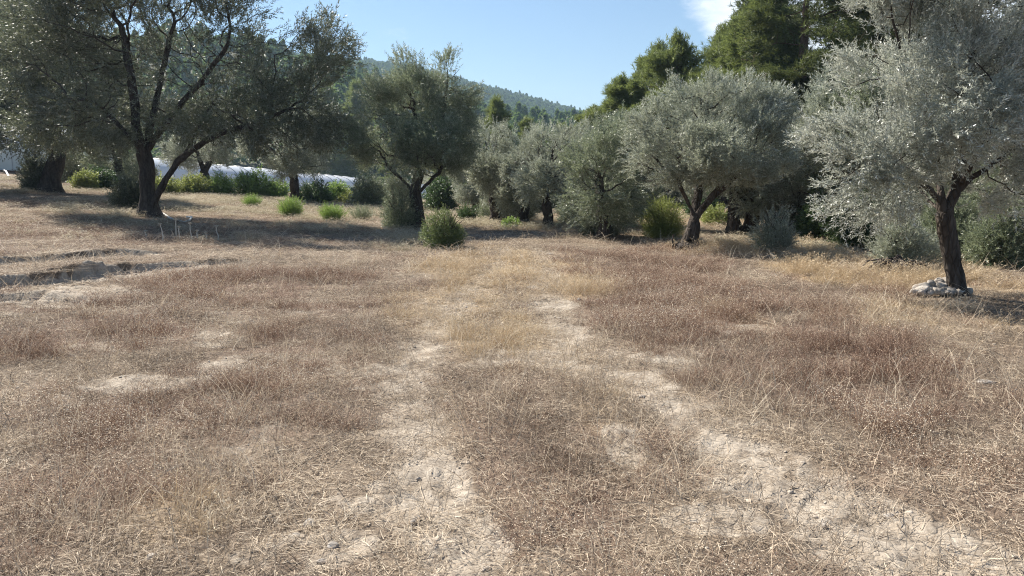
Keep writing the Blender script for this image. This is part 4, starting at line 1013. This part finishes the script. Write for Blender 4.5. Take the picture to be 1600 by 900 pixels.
# ------------------------------------------------------------------ dry grasses, herbs and litter
def ribbons(g, n, rad, hfun, lean, segs=3, w=.0022, head=None, headcol=1.0, flat=False, cr=(0, .8), curl=.35):
    """n ribbons with roots inside rad. returns V, F, c"""
    V, F, C = [], [], []
    for i in range(n):
        a0, r0 = g.random() * 6.283, rad * math.sqrt(g.random()); p = np.array([r0 * math.cos(a0), r0 * math.sin(a0), 0.0]); H = hfun(); a = g.random() * 6.283
        if flat:
            p[2] = g.uniform(.001, .022); d = np.array([math.cos(a), math.sin(a), g.normal() * .16])
        else:
            t = abs(g.normal()) * lean; d = np.array([math.sin(t) * math.cos(a), math.sin(t) * math.sin(a), math.cos(t)])
        d /= np.linalg.norm(d); s = np.cross(d, (g.normal() * .35, g.normal() * .35, 1.0) if flat else g.normal(size=3)); s /= np.linalg.norm(s); ww = w * g.uniform(.6, 1.4); c = g.uniform(*cr); o = len(V)
        bend = g.normal(size=3) * curl; bend[2] = bend[2] * .4 - (0 if flat else .25 * lean)
        for k in range(segs + 1):
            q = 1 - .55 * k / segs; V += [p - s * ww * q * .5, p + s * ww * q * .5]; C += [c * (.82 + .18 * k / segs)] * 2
            if k < segs:
                d = d + bend / segs; d /= np.linalg.norm(d); p = p + d * H / segs
                if p[2] < .002: p[2] = .002; 
            if k: F.append((o + 2 * k - 2, o + 2 * k - 1, o + 2 * k + 1, o + 2 * k))
        if head: head(g, V, F, C, p, d, headcol)
    return V, F, C
def herb_head(g, V, F, C, p, d, hc):
    for j in range(3):
        e = p + g.normal(size=3) * .018; e[2] = max(e[2], .01); r = g.uniform(.0022, .0045); u = g.normal(size=3); u /= np.linalg.norm(u); v_ = np.cross(u, g.normal(size=3)); v_ /= np.linalg.norm(v_); o = len(V)
        V += [e - u * r, e - v_ * r, e + u * r * 1.4, e + v_ * r]; F.append((o, o + 1, o + 2, o + 3)); C.extend([g.uniform(.72, 1.05)] * 4)
def oat_head(g, V, F, C, p, d, hc):
    for j in range(4):
        e = p - d * .018 * j + g.normal(size=3) * .006; dd = d + g.normal(size=3) * .5; dd /= np.linalg.norm(dd); s = np.cross(dd, g.normal(size=3)); s /= np.linalg.norm(s); o = len(V)
        V += [e, e + dd * .012 + s * .0028, e + dd * .03, e + dd * .012 - s * .0028]; F.append((o, o + 1, o + 2, o + 3)); C.extend([g.uniform(.7, 1)] * 4)
def patch(name, seed, mat, parts):
    g = rng_(seed); V, F, C = [], [], []
    for fn in parts:
        v, f, c = fn(g); o = len(V); V += v; F += [tuple(i + o for i in q) for q in f]; C += c
    return template(name, np.array(V), np.array(F), M[mat], c=np.array(C))
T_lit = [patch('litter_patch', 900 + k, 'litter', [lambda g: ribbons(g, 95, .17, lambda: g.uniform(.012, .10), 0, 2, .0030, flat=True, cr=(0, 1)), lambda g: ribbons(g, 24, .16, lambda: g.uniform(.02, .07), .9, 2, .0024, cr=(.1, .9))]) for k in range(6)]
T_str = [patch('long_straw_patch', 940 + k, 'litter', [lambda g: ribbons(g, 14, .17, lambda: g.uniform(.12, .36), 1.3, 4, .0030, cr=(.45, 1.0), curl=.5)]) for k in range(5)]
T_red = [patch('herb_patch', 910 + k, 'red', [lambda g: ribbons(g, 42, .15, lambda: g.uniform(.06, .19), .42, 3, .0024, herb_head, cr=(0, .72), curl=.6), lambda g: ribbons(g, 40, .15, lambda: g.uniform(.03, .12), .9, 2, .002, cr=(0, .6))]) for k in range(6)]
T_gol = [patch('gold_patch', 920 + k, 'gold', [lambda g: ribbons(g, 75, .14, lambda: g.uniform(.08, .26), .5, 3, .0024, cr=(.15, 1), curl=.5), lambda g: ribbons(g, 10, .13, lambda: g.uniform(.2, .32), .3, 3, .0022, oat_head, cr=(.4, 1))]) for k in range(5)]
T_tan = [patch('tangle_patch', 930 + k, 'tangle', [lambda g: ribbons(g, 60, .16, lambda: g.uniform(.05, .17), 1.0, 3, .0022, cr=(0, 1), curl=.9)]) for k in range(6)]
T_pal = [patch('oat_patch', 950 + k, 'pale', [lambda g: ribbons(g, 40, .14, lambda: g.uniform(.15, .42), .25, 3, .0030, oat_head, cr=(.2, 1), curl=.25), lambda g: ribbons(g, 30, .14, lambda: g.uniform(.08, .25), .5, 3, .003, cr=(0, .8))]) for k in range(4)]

OUT_OF = [(*G(1402, 420), .42), (*G(1078, 391), .36), (*G(1470, 464), .38), (*G(1496, 462), .2)]
def scatter(name, tmpl, densf, seed, rmax=62, r0=.9, s_at=7.0, smax=3.2, hmul=None, label=None, amax=50, zs=(.75, 1.25), xy=1.0, cap=60):
    """densf(fields dict) -> patches per m2 at unit size; patches widen and thin out with distance"""
    g = rng_(seed); rs = np.geomspace(r0, rmax, 40); X, Y, Sx = [], [], []
    for a, b_ in zip(rs[:-1], rs[1:]):
        rm = (a + b_) / 2; s = min(max(rm / s_at, 1), smax); area = math.radians(2 * amax) / 2 * (b_ * b_ - a * a); n = int(area * cap / s ** 2)
        r = np.sqrt(g.random(n) * (b_ * b_ - a * a) + a * a); t = np.radians(g.uniform(-amax, amax, n)); X.append(r * np.sin(t)); Y.append(r * np.cos(t)); Sx.append(np.full(n, s))
    x, y, s = map(np.concatenate, (X, Y, Sx)); fl = fields(x, y); d = densf(x, y, *fl)
    for ox, oy, orr in OUT_OF: d = d * sstep(orr * .7, orr * 1.1, np.hypot(x - ox, y - oy))
    k = g.random(len(x)) < d / cap; x, y, s = x[k], y[k], s[k]; fl = [f[k] for f in fl]; n = len(x)
    z = base_h(x, y) + sstep(60, 35, np.hypot(x, y)) * relief(x, y, fl[0], fl[4]) - .002
    hz = g.uniform(*zs, n) * (hmul(x, y, *fl) if hmul else 1) * (1 - .10 * (s - 1))
    tone = np.clip(fbm(x * 1.3, y * 1.3, seed + 1, 3) * 1.6 - .3 + g.normal(size=n) * .15, 0, 1)
    print(name, n)
    return gn_scatter(name, np.stack([x, y, z], 1), np.stack([g.normal(size=n) * .05, g.normal(size=n) * .05, g.random(n) * 6.283], 1), np.stack([s * xy, s * xy, hz], 1), g.integers(0, len(tmpl), n), tone, tmpl, label)
NZ = lambda x, y, f, sd: sstep(.35, .62, fbm(x * f, y * f, sd, 3))
scatter('straw_litter', T_lit, lambda x, y, b, r, gl, p, t: 60 * (.36 + .64 * (1 - b) ** 1.3) * (1 - .45 * r) * (.55 + .45 * NZ(x, y, 2.2, 191)), 1001, cap=60, label='mat of broken dry straw covering the field')
scatter('long_straw', T_str, lambda x, y, b, r, gl, p, t: 34 * (1 - .5 * b) * (.25 + .75 * NZ(x, y, 1.1, 141)) * (1 + gl) * (1 - .5 * r), 1002, cap=68, rmax=25, label='long bent straws lying over the litter')
scatter('red_dry_herbs', T_red, lambda x, y, b, r, gl, p, t: 115 * r * (.12 + .88 * NZ(x, y, 1.5, 151)) * (.35 + .65 * sstep(.38, .58, fbm(x * 4.3, y * 4.3, 153, 2))), 1003, cap=115, hmul=lambda x, y, b, r, gl, p, t: (.35 + .7 * r * sstep(2.5, 7, np.hypot(x, y)) + .1 * r) * (.6 + .8 * fbm(x * 3.1, y * 3.1, 157, 2)), label='reddish brown dry herbs with tiny pale seed heads')
scatter('golden_dry_grass', T_gol, lambda x, y, b, r, gl, p, t: 46 * gl ** 1.2 * (.4 + .6 * NZ(x, y, 1.4, 161)), 1004, cap=46, hmul=lambda x, y, b, r, gl, p, t: (.45 + .5 * gl) * (1 - .5 * t), label='golden dry grass along the track and round the right olive')
scatter('dead_stem_tangle', T_tan, lambda x, y, b, r, gl, p, t: 38 * (1 - b) ** 2 * (1 - .75 * t) * (.15 + .85 * NZ(x, y, 1.2, 171)) * (1 - .5 * gl), 1005, cap=46, hmul=lambda x, y, b, r, gl, p, t: .75 - .35 * t, label='low grey brown tangle of dead stems')
scatter('pale_oat_grass', T_pal, lambda x, y, b, r, gl, p, t: 34 * p, 1006, cap=34, r0=8, hmul=lambda x, y, b, r, gl, p, t: .42 + .25 * p, label='pale standing oat grass in front of the far trees')

# clods of clay on the bare ground
def clods():
    T = []
    for k in range(5):
        me = stone_mesh(860 + k, .018, .015, .008, 2, .6); me.materials.append(M['clod']); T.append(bpy.data.objects.new('clod_shape', me))
    g = rng_(77); n = 26000; r = np.sqrt(g.random(n) * (14 ** 2 - 1)) + .9; t = np.radians(g.uniform(-50, 50, n)); x, y = r * np.sin(t), r * np.cos(t); f = fields(x, y)
    k = g.random(n) < .08 + .9 * f[0] * NZ(x, y, 2.5, 181); x, y = x[k], y[k]; n = len(x)
    s = g.lognormal(-.85, .5, n); z = ground_z(x, y)
    gn_scatter('soil_clods', np.stack([x, y, z + .002], 1), g.normal(size=(n, 3)) * (.3, .3, 3), np.stack([s, s, s], 1), g.integers(0, 5, n), g.random(n), T, 'crumbs and clods of dried clay on the bare patches')
clods()

# ------------------------------------------------------------------ air
def haze():
    m, t, o = new_mat('haze_air'); v = N(t, "ShaderNodeVolumePrincipled", i_Density=.0003); v.inputs['Color'].default_value = (.55, .76, 1.0, 1); v.inputs['Anisotropy'].default_value = .2
    t.links.new(v.outputs[0], o.inputs['Volume'])
    x0, x1, y0, y1, z0, z1 = -1660, 1660, -1660, 1660, -8, 190
    V = np.array([(a, b, c) for a in (x0, x1) for b in (y0, y1) for c in (z0, z1)]); F = np.array([(0, 1, 3, 2), (4, 6, 7, 5), (0, 4, 5, 1), (2, 3, 7, 6), (0, 2, 6, 4), (1, 5, 7, 3)])
    link('haze', mk_mesh('haze', V, F, None, False, [m]), kind='stuff', label='thin blue summer haze over the valley')
haze()
